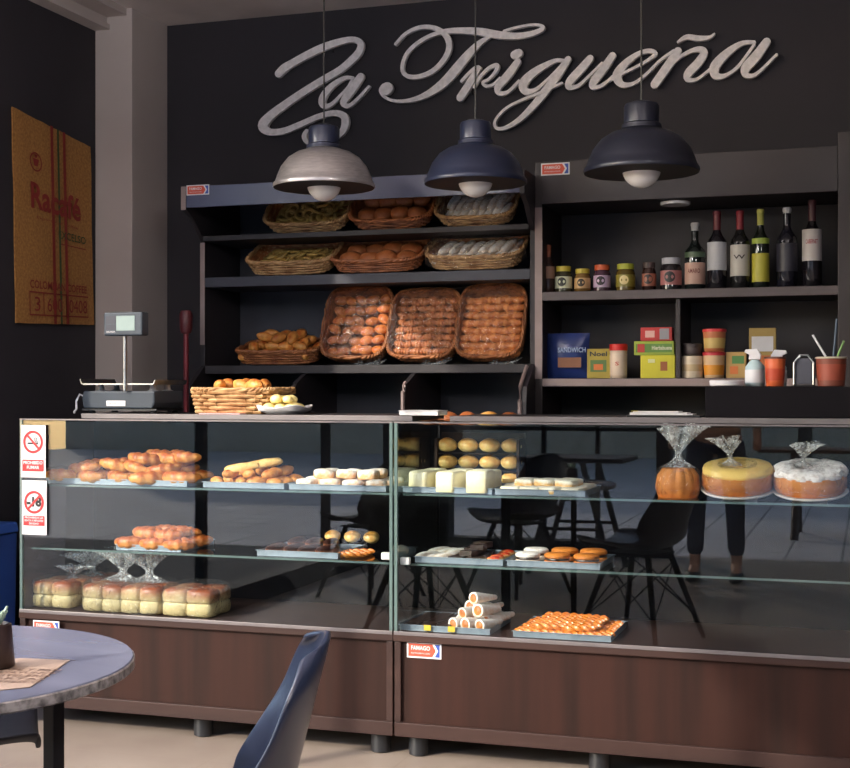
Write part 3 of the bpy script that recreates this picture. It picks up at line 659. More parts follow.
# crate of round buns at the back of the right case
cx0, cx1 = PX(438, Y0 + .38), PX(522, Y0 + .38)
cb = empty('wooden_crate', ((cx0 + cx1) / 2, Y0 + .39, S1 + .0006), 'brown wooden crate of round buns behind the cream slices', 'crate')
wc = cx1 - cx0
mb = MB().box(-wc / 2, wc / 2, .03, .04, 0, .19).box(wc / 2 - .01, wc / 2, -.05, .03, 0, .17).box(-wc / 2, -wc / 2 + .01, -.05, .03, 0, .17).box(-wc / 2 + .01, wc / 2 - .01, -.05, .03, 0, .008)
mb.build('crate_body', M['brownrail'], cb, False, bevel=.001)
for k in range(2): box('slat', M['brownrail'], -wc / 2 + .011, wc / 2 - .011, -.045, .029, .058 + k * .058, .061 + k * .058, cb, .001)
for L, zz in enumerate((.009, .067, .125)):
    for i in range(4 if L else 4):
        put('round_bun', i + L, (cx0 + .036 + i * (wc - .072) / 3 , Y0 + .375, S1 + zz), (.1, 0, R.uniform(-.5, .5)), ('round golden bun on the %s row of the wooden crate' % ('bottom', 'middle', 'top')[L]), 'bun', 'crate buns, %s row' % ('bottom', 'middle', 'top')[L], 1.0)

# ------------------------------------------------------------------ bagged loaves
def film(name, m, rx, ry, h, parent, seed=0, tuft=None, e=.6, lump=.1, loc=(0, 0, 0), z0=0.0):
    b = bun(rx * 2, ry * 2, h, seed, e, 36, 20, 0); mb = MB()
    vs = []
    for x, y, z in b.v:
        k = 1 + lump * noise((x, y, z), 28, seed) + lump * .5 * noise((x, y, z), 70, seed)
        vs.append((x * k, y * k, z * (1 + lump * .6 * noise((x, y, z), 30, seed + 3))))
    mb.add(vs, b.f)
    o = mb.build(name, m, parent); o.location = (loc[0], loc[1], loc[2] + z0)
    return o
def tuft(parent, loc, h, r, seed, lean=0):
    """gathered bag neck fanning out upwards"""
    n = 40; L = 9; vs = []; fs = []
    for k in range(L):
        t = k / (L - 1)
        rr = r * (.9 * (1 - t * 3) ** 2 + .12 if t < .33 else .12 + .95 * ((t - .33) / .67) ** 1.1)
        for i in range(n):
            a = 2 * PI * i / n
            q = rr * (1 + (.35 + .2 * t) * math.sin(a * 7 + seed) * (.4 + t) + .25 * noise((math.cos(a), math.sin(a), t), 2.2, seed))
            vs.append((q * math.cos(a) + lean * t * t, q * .55 * math.sin(a), h * t * (1 + .25 * noise((math.cos(a), math.sin(a), 0), 1.6, seed + 5) * t)))
    for k in range(L - 1):
        for i in range(n):
            j = (i + 1) % n; fs.append((k * n + i, k * n + j, (k + 1) * n + j, (k + 1) * n + i))
    o = MB().add(vs, fs).build('bag_neck', M['tuft'], parent); o.location = loc; return o
YP = Y0 + .14
LP = [(58, .105, 'leftmost of the bagged loaves, darker crust', 2, 0, .92), (88, .10, 'bagged browned loaf second from the end of the case', 2, 0, .86), (124, .15, 'bagged pale soft loaf with open bag neck above the croissant shelf', 2, 1, 1), (153, .15, 'middle one of the three bright bagged loaves', 2, 1, .9), (187, .17, 'rightmost bagged loaf, red-brown top and pale sides', 2, 0, 1)]
xs = [(30, 70, 0), (66, 100, 0), (80, 121, 1), (118, 158, 1), (160, 210, 0)]
for k, (u0, u1, tf) in enumerate(xs):
    yy = Y0 + .13 + (.14 if k == 1 else 0) - (.0 if k > 1 else -.02)
    x0, x1 = PX(u0, yy - .09), PX(u1, yy - .09); w = x1 - x0
    lab = ['bagged soft loaf standing at the left end of the case floor', 'bagged browned loaf behind the others on the case floor', 'bagged pale loaf with a tall open neck, third from the left glass', 'bagged loaf with a gathered neck, between the pale one and the reddest one', 'bagged loaf with the reddest top, right end of the row'][k]
    e = empty('bread_loaf', ((x0 + x1) / 2, yy, ZB + .001), lab, 'bread', 'bagged loaves')
    for L in (0, 1):
        b = loafpack(2, 2, w / 2 * .96, .085, .052, k * 5 + L)
        o = b.build('loaf_layer', M['loaf'] if L else M['crumb'], e); o.location = (0, 0, L * .046)
    f = film('plastic_bag', M['bag'], w / 2 * 1.06, .105, .125, e, k, e=.45, lump=.05)
    if k in (2, 3): tuft(e, (-.02 if k == 3 else .02, .03, .1), .108 , .075, k, .02 if k == 2 else -.02)
    elif k == 1: tuft(e, (0, -.02, .09), .09, .06, k, -.03)
    elif k == 0: tuft(e, (.02, .03, .09), .05, .045, k, 0)

# ------------------------------------------------------------------ cakes on the right
def ringcake(u, r, h, hole, label, m1, m2, rough):
    Y = Y0 + .19; e = empty('ring_cake', (PX(u, Y), Y, S1 + .0006), label, 'cake')
    e.rotation_euler = (.2, 0, 0); e.location.z += math.sin(.2) * r * 1.05
    MB().prism([(-r * .7, -.001), (r * .95, -.001), (r * .95, -.07 * r / .2 * .9), (r * .9, -.07 * r / .2 * .95)], 'x', -.05, .05).build('wedge_stand', M['white'], e, False)
    MB().lathe([(.10 * r / .13, 0), (r * 1.0, .001), (r * 1.04, .006), (r * 1.03, .008), (r * .8, .004)], 40).build('cake_board', M['paper'], e)
    b = MB(); pr = [(r * .93, .0085), (r * .99, .02), (r, h * .55), (r * .98, h * .74)]
    b.lathe(pr, 48, cap=True); b.build('cake_body', M['cake'], e)
    t = MB(); pr = [(r * .985, h * .70), (r * .995, h * .8), (r * .93, h * .93), (r * .75, h), (hole * 1.6, h * .99), (hole, h * .9), (hole * .8, h * .72)]
    t.lathe(pr, 64, cap=False)
    t.v = [(x * (1 + rough * noise((x, y, z), 30)), y * (1 + rough * noise((x, y, z), 30)), z + (rough * .05 * noise((x, y, z), 60) + rough * .03 * noise((x, y, z), 160) if z > h * .75 else 0)) for x, y, z in t.v]
    t.build('icing', m1, e)
    f = film('plastic_bag', M['bag'], r * 1.03, r * 1.03, h * 1.14, e, int(u), e=.8, lump=.05)
    return e, h
e, h = ringcake(738, .111, .088, .03, 'large ring cake with yellow glaze in a clear bag', M['cakeyel'], None, .03)
tuft(e, (-.02, .0, h * .95), .085, .032, 4, -.02)
e, h = ringcake(810, .111, .088, .03, 'ring cake covered in white grated coconut in a clear bag', M['coconut'], None, .12)
tuft(e, (-.02, .0, h * .95), .07, .03, 9, .01)
Y = Y0 + .17; e = empty('bundt_cake_piece', (PX(678, Y), Y, S1 + .0006), 'brown fluted cake piece in a tall clear bag beside the yellow ring cake', 'cake')
b = MB(); n = 48; vs = []; fs = []
prof = [(.03, 0), (.062, 0), (.066, .03), (.060, .07), (.046, .092), (.030, .09), (.022, .05)]
for r_, z_ in prof:
    for i in range(n):
        a_ = 2 * PI * i / n; q = r_ * (1 + .10 * abs(math.sin(a_ * 6)) * (z_ > 0)); vs.append((q * math.cos(a_), q * math.sin(a_), z_))
for k in range(len(prof) - 1):
    for i in range(n):
        j = (i + 1) % n; fs.append((k * n + i, k * n + j, (k + 1) * n + j, (k + 1) * n + i))
b.add(vs, fs).build('cake_body', M['cake'], e)
film('plastic_bag', M['bag'], .074, .073, .12, e, 3, e=.8, lump=.06)
tuft(e, (-.0, 0, .095), .13, .05, 2, .02)

# ------------------------------------------------------------------ bread shelving (left)
YSH = 5.25; XA, XB = PX(205, YSH), PX(530, YSH)
ZT1, ZT2, ZT3 = 1.866, 1.689, 1.31
bs = empty('bread_shelving', (XA, YSH, 0), 'dark bread shelving with a wide tilted header, filled with wicker baskets', 'shelving')
Wb = XB - XA
def bp(nm, m, x0, x1, y0, y1, z0, z1, par=bs, bevel=.002): return box(nm, m, x0, x1, y0, y1, z0, z1, par, bevel)
for x0, lb in ((-.02, 1), (Wb, 0)):
    poly = [(-.17, 2.058), (.355, 2.058), (.355, 0), (-.14, 0), (-.14, 1.16), (-.13, 1.22), (0, 1.31), (0, 1.84), (-.10, 1.93), (-.17, 1.965)]
    MB().prism(poly, 'x', x0, x0 + .02).build('side_panel', M['black'], bs, False, bevel=.001)
bp('edge_strip', M['edge'], -.022, -.0, -.003, -.0005, 1.40, 1.84, bevel=.0)
bp('edge_strip', M['edge'], -.022, -.0, -.1735, -.171, 1.96, 2.058, bevel=0)
bp('header', M['header'], .0, Wb, -.17, -.155, 1.969, 2.058)
bp('top_board', M['black'], .0, Wb, -.154, .355, 2.04, 2.058)
bp('shelf', M['black'], .0, Wb, -.02, .34, ZT1 - .022, ZT1)
bp('shelf', M['blueblack'], .0, Wb, -.0, .34, ZT2 - .042, ZT2)
bp('shelf', M['black'], .0, Wb, -.0, .34, ZT3 - .035, ZT3)
bp('back_panel', M['blueblack'], .0, Wb, .341, .355, 1.06, 2.04)
bp('base_cupboard', M['black'], 0, Wb, -.135, .34, .05, 1.06)
bp('plinth', M['black'], 0.02, Wb - .02, -.1, .34, 0, .049)
for u in (401, 290):
    xx = PX(u, YSH - .13) - XA
    poly = [(-.13, 1.061), (-.13, 1.20), (-.10, 1.235), (0, 1.274), (.34, 1.274), (.34, 1.061)]
    MB().prism(poly, 'x', xx, xx + .018).build('divider', M['black'], bs, False)
    edge = [(-.1315, 1.062), (-.1315, 1.20), (-.118, 1.222), (-.10, 1.2365)]
    if u == 401: MB().tube([(0, a_, b_) for a_, b_ in edge], .008, 6).build('divider_edge', M['edge'], bs).location = (xx + .009, -.003, 0)
MB().tube([(Wb - .006, -.142, 1.062), (Wb - .006, -.142, 1.16), (Wb - .006, -.135, 1.22), (Wb - .006, -.03, 1.30)], .008, 6).build('divider_edge', M['edge'], bs)
sticker(PX(198, YSH - .17), YSH - .1705, PZ(198, 190, YSH - .17), .105, .042, bs)
# grocery shelving (right)
XC, XD = PX(534, YSH) + .004, PX(838, YSH)
gs = empty('grocery_shelving', (XC, YSH, 0), 'dark shelving with brown header holding bottles, jars and packets', 'shelving'); Wg = XD - XC
def gp(nm, m, x0, x1, y0, y1, z0, z1, bevel=.002): return box(nm, m, x0, x1, y0, y1, z0, z1, gs, bevel)
gp('side_panel', M['dkwood'], 0, .03, 0, .355, 0, 2.11); gp('side_panel', M['dkwood'], Wg, Wg + .045, -.01, .355, 0, 2.16)
gp('edge_strip', M['edge'], .0, .03, -.003, -.0005, 1.25, 1.93, 0)
gp('header', M['header2'], .031, Wg - .001, -.012, .006, 1.942, 2.11)
gp('top_board', M['dkwood'], .031, Wg - .001, .007, .355, 1.942, 1.96)
US, LS = 1.595, 1.252
gp('shelf', M['dkwood'], .031, Wg - .001, 0, .34, US - .036, US)
gp('shelf', M['dkwood'], .031, Wg - .001, 0, .34, LS - .034, LS)
gp('shelf_edge', M['edgedk'], .031, Wg - .001, -.0025, -.0003, US - .034, US - .002, 0)
gp('shelf_edge', M['edge'], .031, Wg - .001, -.0025, -.0003, LS - .030, LS - .002, 0)
gp('upright', M['dkwood'], PX(675, YSH) - XC, PX(675, YSH) - XC + .018, .02, .34, LS + .0005, US - .037)
gp('back_panel', M['black'], .031, Wg - .001, .341, .355, .1, 1.94)
gp('base_cupboard', M['black'], .031, Wg - .001, .02, .34, .0, 1.02)
sticker(PX(556, YSH), YSH - .0125, PZ(556, 169.5, YSH), .115, .048, gs)
e = MB().lathe([(.055, 0), (.058, .003), (.058, .012), (.05, .014)], 28).build('spotlight', M['bulb'], gs); e.location = (PX(676, 5.35) - XC, .08, 1.942 - .0145); e['label'] = 'round pale spotlight'

# ------------------------------------------------------------------ baskets
def rr(th, L, W, e=.45):
    c, s = math.cos(th), math.sin(th)
    return (L / 2 * math.copysign(abs(c) ** e, c), W / 2 * math.copysign(abs(s) ** e, s))
def basket_parts(L, W, H, flare=1.18, stakes=44, rowh=.0105, amp=.0035):
    rows = int(H / rowh); weave = MB(); n = stakes * 2
    for k in range(rows):
        t = (k + .5) / rows; f = 1 + (flare - 1) * t; pts = []
        for i in range(n):
            th = 2 * PI * i / n; x, y = rr(th, L * f / flare, W * f / flare)
            w = amp * (1 if (i // 2 + k) % 2 else -1) * (1 if i % 2 == 0 else .0)
            l = math.hypot(x, y); pts.append((x * (1 + w / l), y * (1 + w / l), (k + .5) * H / rows))
        weave.tube(pts, rowh * .5, 5, True)
    for i in range(0, n, 2):
        th = 2 * PI * i / n
        x0, y0 = rr(th, L / flare, W / flare); x1, y1 = rr(th, L, W)
        weave.tube([(x0, y0, 0.002), (x1, y1, H)], .0025, 4)
    rim = MB()
    for q in (0, 1):
        pts = []
        for i in range(120):
            th = 2 * PI * i / 120; x, y = rr(th, L * 1.01, W * 1.01); a = i / 120 * 2 * PI * 26 + q * PI; l = math.hypot(x, y)
            pts.append((x * (1 + .0045 * math.cos(a) / l), y * (1 + .0045 * math.cos(a) / l), H + .003 + .0045 * math.sin(a)))
        rim.tube(pts, .0055, 6, True)
    base = MB(); m = 48
    base.prism([rr(2 * PI * i / m, L / flare * .985, W / flare * .985) for i in range(m)], 'z', 0, .005)
    vs = []; fs = []
    for z, f in ((.003, .975 / flare), (H * .97, .965)):
        for i in range(m): x, y = rr(2 * PI * i / m, L * f, W * f); vs.append((x, y, z))
    for i in range(m): fs.append((i, (i + 1) % m, (i + 1) % m + m, i + m))
    base.add(vs, fs)
    return weave, rim, base
def basket(L, W, H, m, loc, rot, label, **kw):
    e = empty('wicker_basket', loc, label, 'basket', 'wicker baskets'); e.rotation_euler = rot
    w, r, b = basket_parts(L, W, H, **kw)
    w.build('weave', m, e); r.build('braided_rim', m, e); b.build('lining', M['wickbr'] if m is not M['wick'] else M['wickbr'], e)
    return e, Matrix.Translation(loc) @ Euler(rot).to_matrix().to_4x4()
TL = math.radians(22)
def shelfbasket(u0, u1, z, H, m, label, W=.24, tilt=.50, Yc=None):
    Yc = Yc or YSH + .15
    x0, x1 = PX(u0, Yc), PX(u1, Yc); L = x1 - x0
    return basket(L, W, H, m, ((x0 + x1) / 2, Yc, z + .001 + math.sin(tilt) * W / 2), (tilt, 0, 0), label, flare=1.12), L
# top row
(e1, T1), L1 = shelfbasket(273, 354, ZT1, .055, M['wick'], 'pale wicker basket of herb bread rings on the top shelf', tilt=.80)
heap('bread_ring', 'small herb bread ring in the top shelf basket', 'bread ring', 'herb rings, top basket', -L1 / 2 * .8, L1 / 2 * .8, -.09, .09, .006, 7, 4, .012, 3, .4, (0, 3), .5, 1, T1)
(e2, T2), L2 = shelfbasket(357, 438, ZT1, .055, M['wickor'], 'orange wicker basket of large rolls on the top shelf', tilt=.80)
heap('big_bun', 'large red-brown roll in the middle basket of the top shelf', 'roll', 'large rolls, top basket', -L2 / 2 * .8, L2 / 2 * .8, -.09, .09, .006, 4, 2, .03, 1, .1, (-.2, .2), 0, .9, T2)
(e3, T3), L3 = shelfbasket(442, 520, ZT1, .055, M['wick'], 'film wrapped wicker basket of pale breadsticks on the top shelf', tilt=.80)
heap('dusted_stick', 'pale breadstick in the wrapped basket on the top shelf', 'breadstick', 'breadsticks, top basket', -L3 / 2 * .8, L3 / 2 * .8, -.09, .09, .006, 8, 2, .02, 2, .1, (-.4, -.2), .05, 1, T3)
film('plastic_wrap', M['film'], L3 / 2 * 1.02, .125, .11, e3, 5, e=.5, lump=.05)
# second row
(e4, T4), L4 = shelfbasket(256, 340, ZT2, .06, M['wick'], 'pale wicker basket of green herb rings on the second shelf')
heap('bread_ring', 'small herb bread ring in the second shelf basket', 'bread ring', 'herb rings, second shelf basket', -L4 / 2 * .8, L4 / 2 * .8, -.09, .09, .02, 7, 4, .012, 3, .4, (0, 3), .5, 1, T4)
(e5, T5), L5 = shelfbasket(339, 428, ZT2, .055, M['wickor'], 'orange wicker basket of dark round buns on the second shelf')
heap('big_bun', 'dark round bun in the orange basket on the second shelf', 'bun', 'dark buns, second shelf basket', -L5 / 2 * .82, L5 / 2 * .82, -.085, .085, .006, 4, 2, .04, 1, .1, (-.2, .2), 0, 1, T5)
(e6, T6), L6 = shelfbasket(433, 527, ZT2, .06, M['wick'], 'film wrapped pale wicker basket of grey rolls on the second shelf')
heap('dusted_stick', 'floured roll in the wrapped basket on the second shelf', 'roll', 'floured rolls, second shelf basket', -L6 / 2 * .85, L6 / 2 * .85, -.09, .09, .02, 8, 2, .02, 2, .15, (-.4, -.2), .05, 1.1, T6)
film('plastic_wrap', M['film'], L6 / 2 * 1.05, .135, .12, e6, 8, e=.5, lump=.08)
# third row: one open, three tipped up
(e7, T7), L7 = shelfbasket(245, 325, ZT3, .055, M['wickbr'], 'open wicker basket heaped with golden rolls on the third shelf', tilt=.25)
heap('bread_roll', 'golden roll heaped in the open basket of the third shelf', 'roll', 'golden rolls, third shelf', -L7 / 2 * .9, L7 / 2 * .9, -.1, .1, .012, 5, 4, .036, 3, .3, (0, 3), .5, .95, T7)
def tipped(u0, u1, v0, v1, label, kind, nx, ny, lab, cat, grp, sc_):
    Yc = YSH + .12; x0, x1 = PX(u0 + 1.2, Yc), PX(u1 - 1.2, Yc); L = x1 - x0; um = (u0 + u1) / 2
    hgt = (v1 - v0) * dep(um, Yc) / F; t = math.radians(66); H = .075; W = (hgt - H * math.cos(t) * .3) / math.sin(t)
    zc = ZT3 + .002 + W / 2 * math.sin(t)
    (e, T) = basket(L, W, H, M['wickbr'], ((x0 + x1) / 2, Yc + .04, zc), (t, 0, 0), label, flare=1.1)
    e.scale = (1, 1, 1)
    dx = L * .86
    j_ = .35 if kind == 'brown_roll' else .15
    heap(kind, lab, cat, grp, -dx / 2, dx / 2, -W * .43, W * .43, .026, nx, ny, .02, 1, j_, (-j_ * 2, j_ * 2), 0, sc_, T)
    f = film('plastic_wrap', M['film'], L / 2 * 1.03, W / 2 * 1.03, .125, e, int(u0), e=.5, lump=.05)
    tf = tuft(e, (.02, -W * .5, .03), .05, .03, int(u0) + 2, .05); tf.rotation_euler = (1.8, 0, .6)
    return e
tipped(326, 393, 291, 364, 'tipped up wrapped basket of pale and brown rolls beside the open basket', 'brown_roll', 5, 6, 'small brown roll in the leftmost tipped basket', 'roll', 'rolls in the first tipped basket', .82)
tipped(391, 461, 294, 364, 'tipped up wrapped basket between two others, neat rows of ridged rolls', 'ridged_roll', 6, 8, 'ridged little roll in the middle tipped basket', 'roll', 'rolls in the middle tipped basket', 1.0)
tipped(459, 527, 290, 364, 'tipped up wrapped basket next to the grocery shelving, darker ridged rolls', 'golden_roll', 6, 8, 'browned little roll in the rightmost tipped basket', 'roll', 'rolls in the last tipped basket', 1.0)
# buns low on the base
for k, (u, l) in enumerate(((427, 'dark bun left of the row low behind the notebook'), (447, 'dark bun low on the shelving base, second in its row'), (466, 'orange bun low on the shelving base, third in its row'), (487, 'large pale topped bun low on the shelving base'), (508, 'red-brown bun low on the shelving base beside the light edge'))):
    put('big_bun' if k != 3 else 'round_bun', k, (PX(u, 5.2), 5.22, 1.061), (0, 0, k), l, 'bun', 'buns on the shelving base', .95 if k != 3 else 1.25)

# ------------------------------------------------------------------ counter top things
ZS = ZT + .0195
Yc = 4.56
x0, x1 = PX(190, Yc - .1), PX(274, Yc - .1)
e, T = basket(x1 - x0, .26, .085, M['wick'], ((x0 + x1) / 2, Yc, ZS + .001), (0, 0, .05), 'big pale wicker basket of golden rolls standing on the counter', flare=1.12, rowh=.013, stakes=30, amp=.0075)
heap('bread_roll', 'golden roll heaped in the big counter basket', 'roll', 'rolls in the counter basket', -(x1 - x0) / 2 * .82, (x1 - x0) / 2 * .82, -.1, .1, .05, 4, 3, .034, 2, .3, (0, 3), .4, 1, T)
e = empty('white_dish', (PX(286, 4.5), 4.49, ZS + .0005), 'white square dish of yellow cheese breads beside the counter basket', 'dish')
d = MB(); m = 40
prof = [(.06, 0, 0), (.065, .004, 0), (.085, .013, 0), (.092, .022, .01), (.09, .024, .01), (.083, .016, 0), (.062, .007, 0)]
vs = []; fs = []
for r_, z_, up in prof:
    for i in range(m):
        th = 2 * PI * i / m; x, y = rr(th, 2 * r_, 2 * r_, .6); vs.append((x, y, z_ + up * abs(math.sin(2 * th))))
for k in range(len(prof) - 1):
    for i in range(m): j = (i + 1) % m; fs.append((k * m + i, k * m + j, (k + 1) * m + j, (k + 1) * m + i))
fs.append(tuple(range(m))); fs.append(tuple((len(prof) - 1) * m + i for i in range(m)))
d.add(vs, fs).build('dish_body', M['white'], e)
heap('cheese_bread', 'round yellow cheese bread piled on the white dish', 'cheese bread', 'cheese breads on the dish', e.location.x - .062, e.location.x + .062, 4.49 - .06, 4.49 + .06, ZS + .009, 3, 3, .03, 2, .15, (0, 3), .2, .88)
# papers
o = box('pink_paper', M['pink'], PX(199, 4.39), PX(240, 4.39), 4.388, 4.45, ZS, ZS + .004, None, .001); tag(o, 'folded pink paper sticking out in front of the counter basket', 'paper')
e = empty('notebook', (PX(423, 4.45), 4.45, ZS + .0004), 'white notepad with a pen mark lying on the counter near the glass joint', 'notebook')
box('pages', M['paper'], -.07, .07, -.05, .06, 0, .014, e); box('cover', M['white'], -.072, .072, -.052, .062, .0145, .017, e)
e = empty('paper_stack', (PX(664, 4.42), 4.46, ZS + .0004), 'stack of white papers lying beside the black box', 'papers')
box('lower_sheets', M['plastic'], -.12, .12, -.06, .06, 0, .006, e)
for k, (w_, dx, dz, m_) in enumerate(((.11, 0, .0065, 'white'), (.10, -.01, .0105, 'paper'), (.08, -.02, .0145, 'white'))): box('sheet', M[m_], dx - w_, dx + w_ * .85, -.05, .05, dz, dz + .0035, e, .0008)
b = box('sheet', colmat((220, 210, 90)), -.105, -.085, -.056, -.04, .0185, .02, e, 0); b['label'] = 'small yellow tab'
# scale
e = empty('weighing_scale', (PX(131, 4.5), 4.52, ZS + .0005), 'dark electronic weighing scale with a display on a steel pole', 'scale')
px = dep(128, 4.45) / F
MB().prism([(-.15, .018), (.14, .018), (.15, .04), (.15, .083), (-.15, .083), (-.156, .055)], 'y', -.11, .11).build('body', M['greyplas'], e, False, bevel=.006)
MB().prism([(-.16, .010), (.15, .010), (.155, .017), (-.162, .017)], 'y', -.10, .10).build('lower_body', M['plastic'], e, False)
for sx in (-1, 1):
    for sy in (-1, 1):
        f = MB().lathe([(.012, 0), (.014, .003), (.010, .0095)], 14).build('foot', M['plastic'], e); f.location = (sx * .13, sy * .08, 0)
b = box('maker_plate', M['white'], -.05, .03, -.1125, -.1105, .027, .047, e, .001)
text('MODELO 01', .010, M['blk'], (0, -.0016, .010), b)
mb = MB().box(-.145, .15, -.12, .12, .106, .109)
mb.prism([(-.150, .1085), (.155, .1085), (.160, .124), (.157, .124), (.152, .111), (-.147, .111), (-.155, .128), (-.158, .128)], 'y', -.122, .122)
mb.build('weighing_plate', M['steel'], e, False)
for sx in (-.11, .11):
    f = MB().lathe([(.022, .083), (.012, .088), (.010, .106)], 14).build('plate_support', M['white'], e); f.location = (sx, -.05, 0)
    f = MB().lathe([(.022, .083), (.012, .088), (.010, .106)], 14).build('plate_support', M['white'], e); f.location = (sx, .06, 0)
MB().lathe([(.0075, 0), (.0075, .205)], 16).build('pole', M['steel'], e).location = (.035, -.122, .083)
h = empty('x', (0, 0, 0), None, None); bpy.data.objects.remove(h)
hd = box('display_head', M['greyplas'], -.078, .082, -.02, .03, 0, .086, e, .006); hd.location = (.045, -.13, .286)
b = box('screen', M['screen'], -.026, .05, -.0270, -.0240, .018, .072, hd, 0)
b = box('keypad_panel', M['blueblack'], -.07, -.028, -.0265, -.0240, .022, .072, hd, 0)
text('BALANZA', .008, M['white'], (-.049, -.0265, .014), hd, width=.036)
for k in range(3): box('key_mark', M['greyplas'], -.066 + .012 * k, -.058 + .012 * k, -.0275, -.0266, .04, .044, hd, 0)
MB().tube([(-.17, -.06, .06), (-.19, -.07, .07), (-.198, -.08, .045), (-.185, -.1, .015), (-.175, -.13, .005), (-.172, -.135, .003)], .004, 8).build('cable', M['white'], e)
# black register box with things on it
YBX = 4.42
bx0, bx1 = PX(705, YBX), PX(852, YBX); ZX = PZ(705, 386.5, YBX)
o = box('black_box', M['deepblack'], bx0, bx1, YBX, YBX + .30, ZS, ZX, None, .003); tag(o, 'wide black box standing on the counter at the right', 'box')
def canister(name, u, Y, z, r, h, col, lidcol, label, cat, bands=(), lidh=.18, taper=.9, txt=None, tcol=None, lbl=None):
    e = empty(name, (PX(u, Y), Y, z + .0005), label, cat)
    MB().lathe([(r * taper * .95, 0), (r * taper, .002), (r, h * (1 - lidh)), (r * .98, h * (1 - lidh) + .001)], 28).build('body', colmat(col), e)
    if lidcol: MB().lathe([(r * 1.05, h * (1 - lidh) + .001), (r * 1.05, h - .002), (r * .98, h), (.001, h + .0002)], 28).build('lid', colmat(lidcol), e)
    if lbl:
        z0, z1, c = lbl; q = lambda z: r * (taper + (1 - taper) * z / (1 - lidh)) * 1.012
        MB().lathe([(q(z0), h * z0), (q(z1), h * z1)], 28, cap=False).build('paper_label', colmat(c), e)
    if txt: text(txt, r * .6, colmat(tcol), (0, 0, h * .42), e, .02, wrap=r * 1.03, width=min(r * 1.7, r * .42 * len(txt)))
    return e
# upper shelf jars
YJ = YSH + .09
def jar(u, v0, wpx, col, lid, lbl, label, txt=None):
    h = (290 - v0) * dep(u, YJ) / F + .006; r = wpx * dep(u, YJ) / F / 2
    e = empty('preserve_jar', (PX(u, YJ), YJ, US + .0005), label, 'jar', 'jars on the upper grocery shelf')
    MB().lathe([(r * .9, 0), (r, .004), (r, h * .68), (r * .82, h * .78), (r * .8, h * .80)], 28).build('jar_body', colmat(col, .1), e)
    MB().lathe([(r * .88, h * .80), (r * .88, h * .99), (r * .8, h), (.001, h)], 28).build('lid', colmat(lid), e)
    MB().lathe([(r * 1.01, h * .16), (r * 1.01, h * .60)], 28, cap=False).build('paper_label', colmat(lbl), e)
    d = MB().add(*(lambda n: ([(0, 0, 0)] + [(h * .17 * math.cos(2 * PI * i / n), 0, h * .17 * math.sin(2 * PI * i / n)) for i in range(n)], [(0, i + 1, (i + 1) % n + 1) for i in range(n)]))(16))
    d.v = [(r * 1.03 * math.sin(x / r), -r * 1.03 * math.cos(x / r), z + h * .4) for x, y, z in d.v]
    d.build('label_emblem', colmat(tuple(int(c * .45) for c in col) if sum(lbl) > 300 else (230, 210, 150)), e)
    if txt: text(txt, r * .35, colmat((30, 26, 26)), (0, 0, h * .25), e, .02, wrap=r * 1.05, width=r * 1.1)
jar(563.5, 265, 17, (60, 56, 40), (206, 186, 70), (222, 222, 190), 'jar with yellow lid and pale label, beside the small sauce bottle')
jar(582.5, 268, 16, (120, 90, 50), (196, 176, 66), (200, 160, 110), 'short jar with yellow lid and tan label')
jar(602, 264.5, 17, (70, 44, 60), (200, 90, 50), (196, 168, 196), 'jar with orange lid and lilac label')
jar(625.5, 264, 19, (90, 74, 30), (176, 180, 60), (130, 120, 40), 'jar with green lid and olive label')
jar(649, 263, 14, (50, 30, 28), (60, 44, 44), (150, 90, 70), 'slim dark spice jar with brown label')
jar(671, 259, 21, (34, 30, 34), (180, 180, 190), (170, 110, 110), 'wide black jar with silver lid and pink label')
# bottles
def bottle(u, v0, wpx, body, cap, lbl, label, caph=.28, lblz=(.22, .58), txt=None, tcol=(120, 30, 30), extra=None, shoulder=.66):
    h = (290 - v0) * dep(u, YJ) / F + .004; r = wpx * dep(u, YJ) / F / 2
    e = empty('wine_bottle' if caph > .15 else 'glass_bottle', (PX(u, YJ), YJ, US + .0005), label, 'bottle', 'bottles on the upper grocery shelf')
    rn = r * .36
    MB().lathe([(r * .9, 0), (r, .006), (r, h * (shoulder - .08)), (r * .93, h * (shoulder - .03)), (r * .6, h * (shoulder + .03)), (rn * 1.1, h * (shoulder + .09)), (rn, h * (shoulder + .13)), (rn, h * .985)], 32).build('bottle_glass', colmat(body, .08), e)
    MB().lathe([(rn * 1.08, h * (1 - caph)), (rn * 1.08, h * .95), (rn * 1.2, h * .955), (rn * 1.2, h * .99), (rn, h * 1.003), (.001, h * 1.004)], 24).build('cap', colmat(cap), e)
    MB().lathe([(r * 1.012, h * lblz[0]), (r * 1.012, h * lblz[1])], 32, cap=False).build('paper_label', colmat(lbl), e)
    if txt: text(txt, r * .62, colmat(tcol), (0, 0, h * (lblz[0] * .4 + lblz[1] * .6)), e, .02, wrap=r * 1.03, width=r * 1.3)
    if extra:
        MB().lathe([(r * 1.014, h * extra[0]), (r * 1.014, h * extra[1])], 32, cap=False).build('upper_label', colmat(extra[2]), e)
    return e
bottle(548.5, 243, 13, (60, 38, 34), (150, 80, 50), (160, 120, 100), 'small brown sauce bottle next to the shelving side panel', .25, (.3, .55), shoulder=.62)
bottle(695, 224, 20, (20, 26, 26), (170, 170, 172), (186, 150, 136), 'liquor bottle with silver cap and pinkish label', .12, (.08, .40), 'AMARO', (110, 40, 40), (.48, .56, (70, 90, 70)), .62)
bottle(717, 213, 19, (24, 22, 28), (92, 22, 34), (176, 178, 186), 'wine bottle with plain white label and dark red cap', .3, (.24, .60), None)
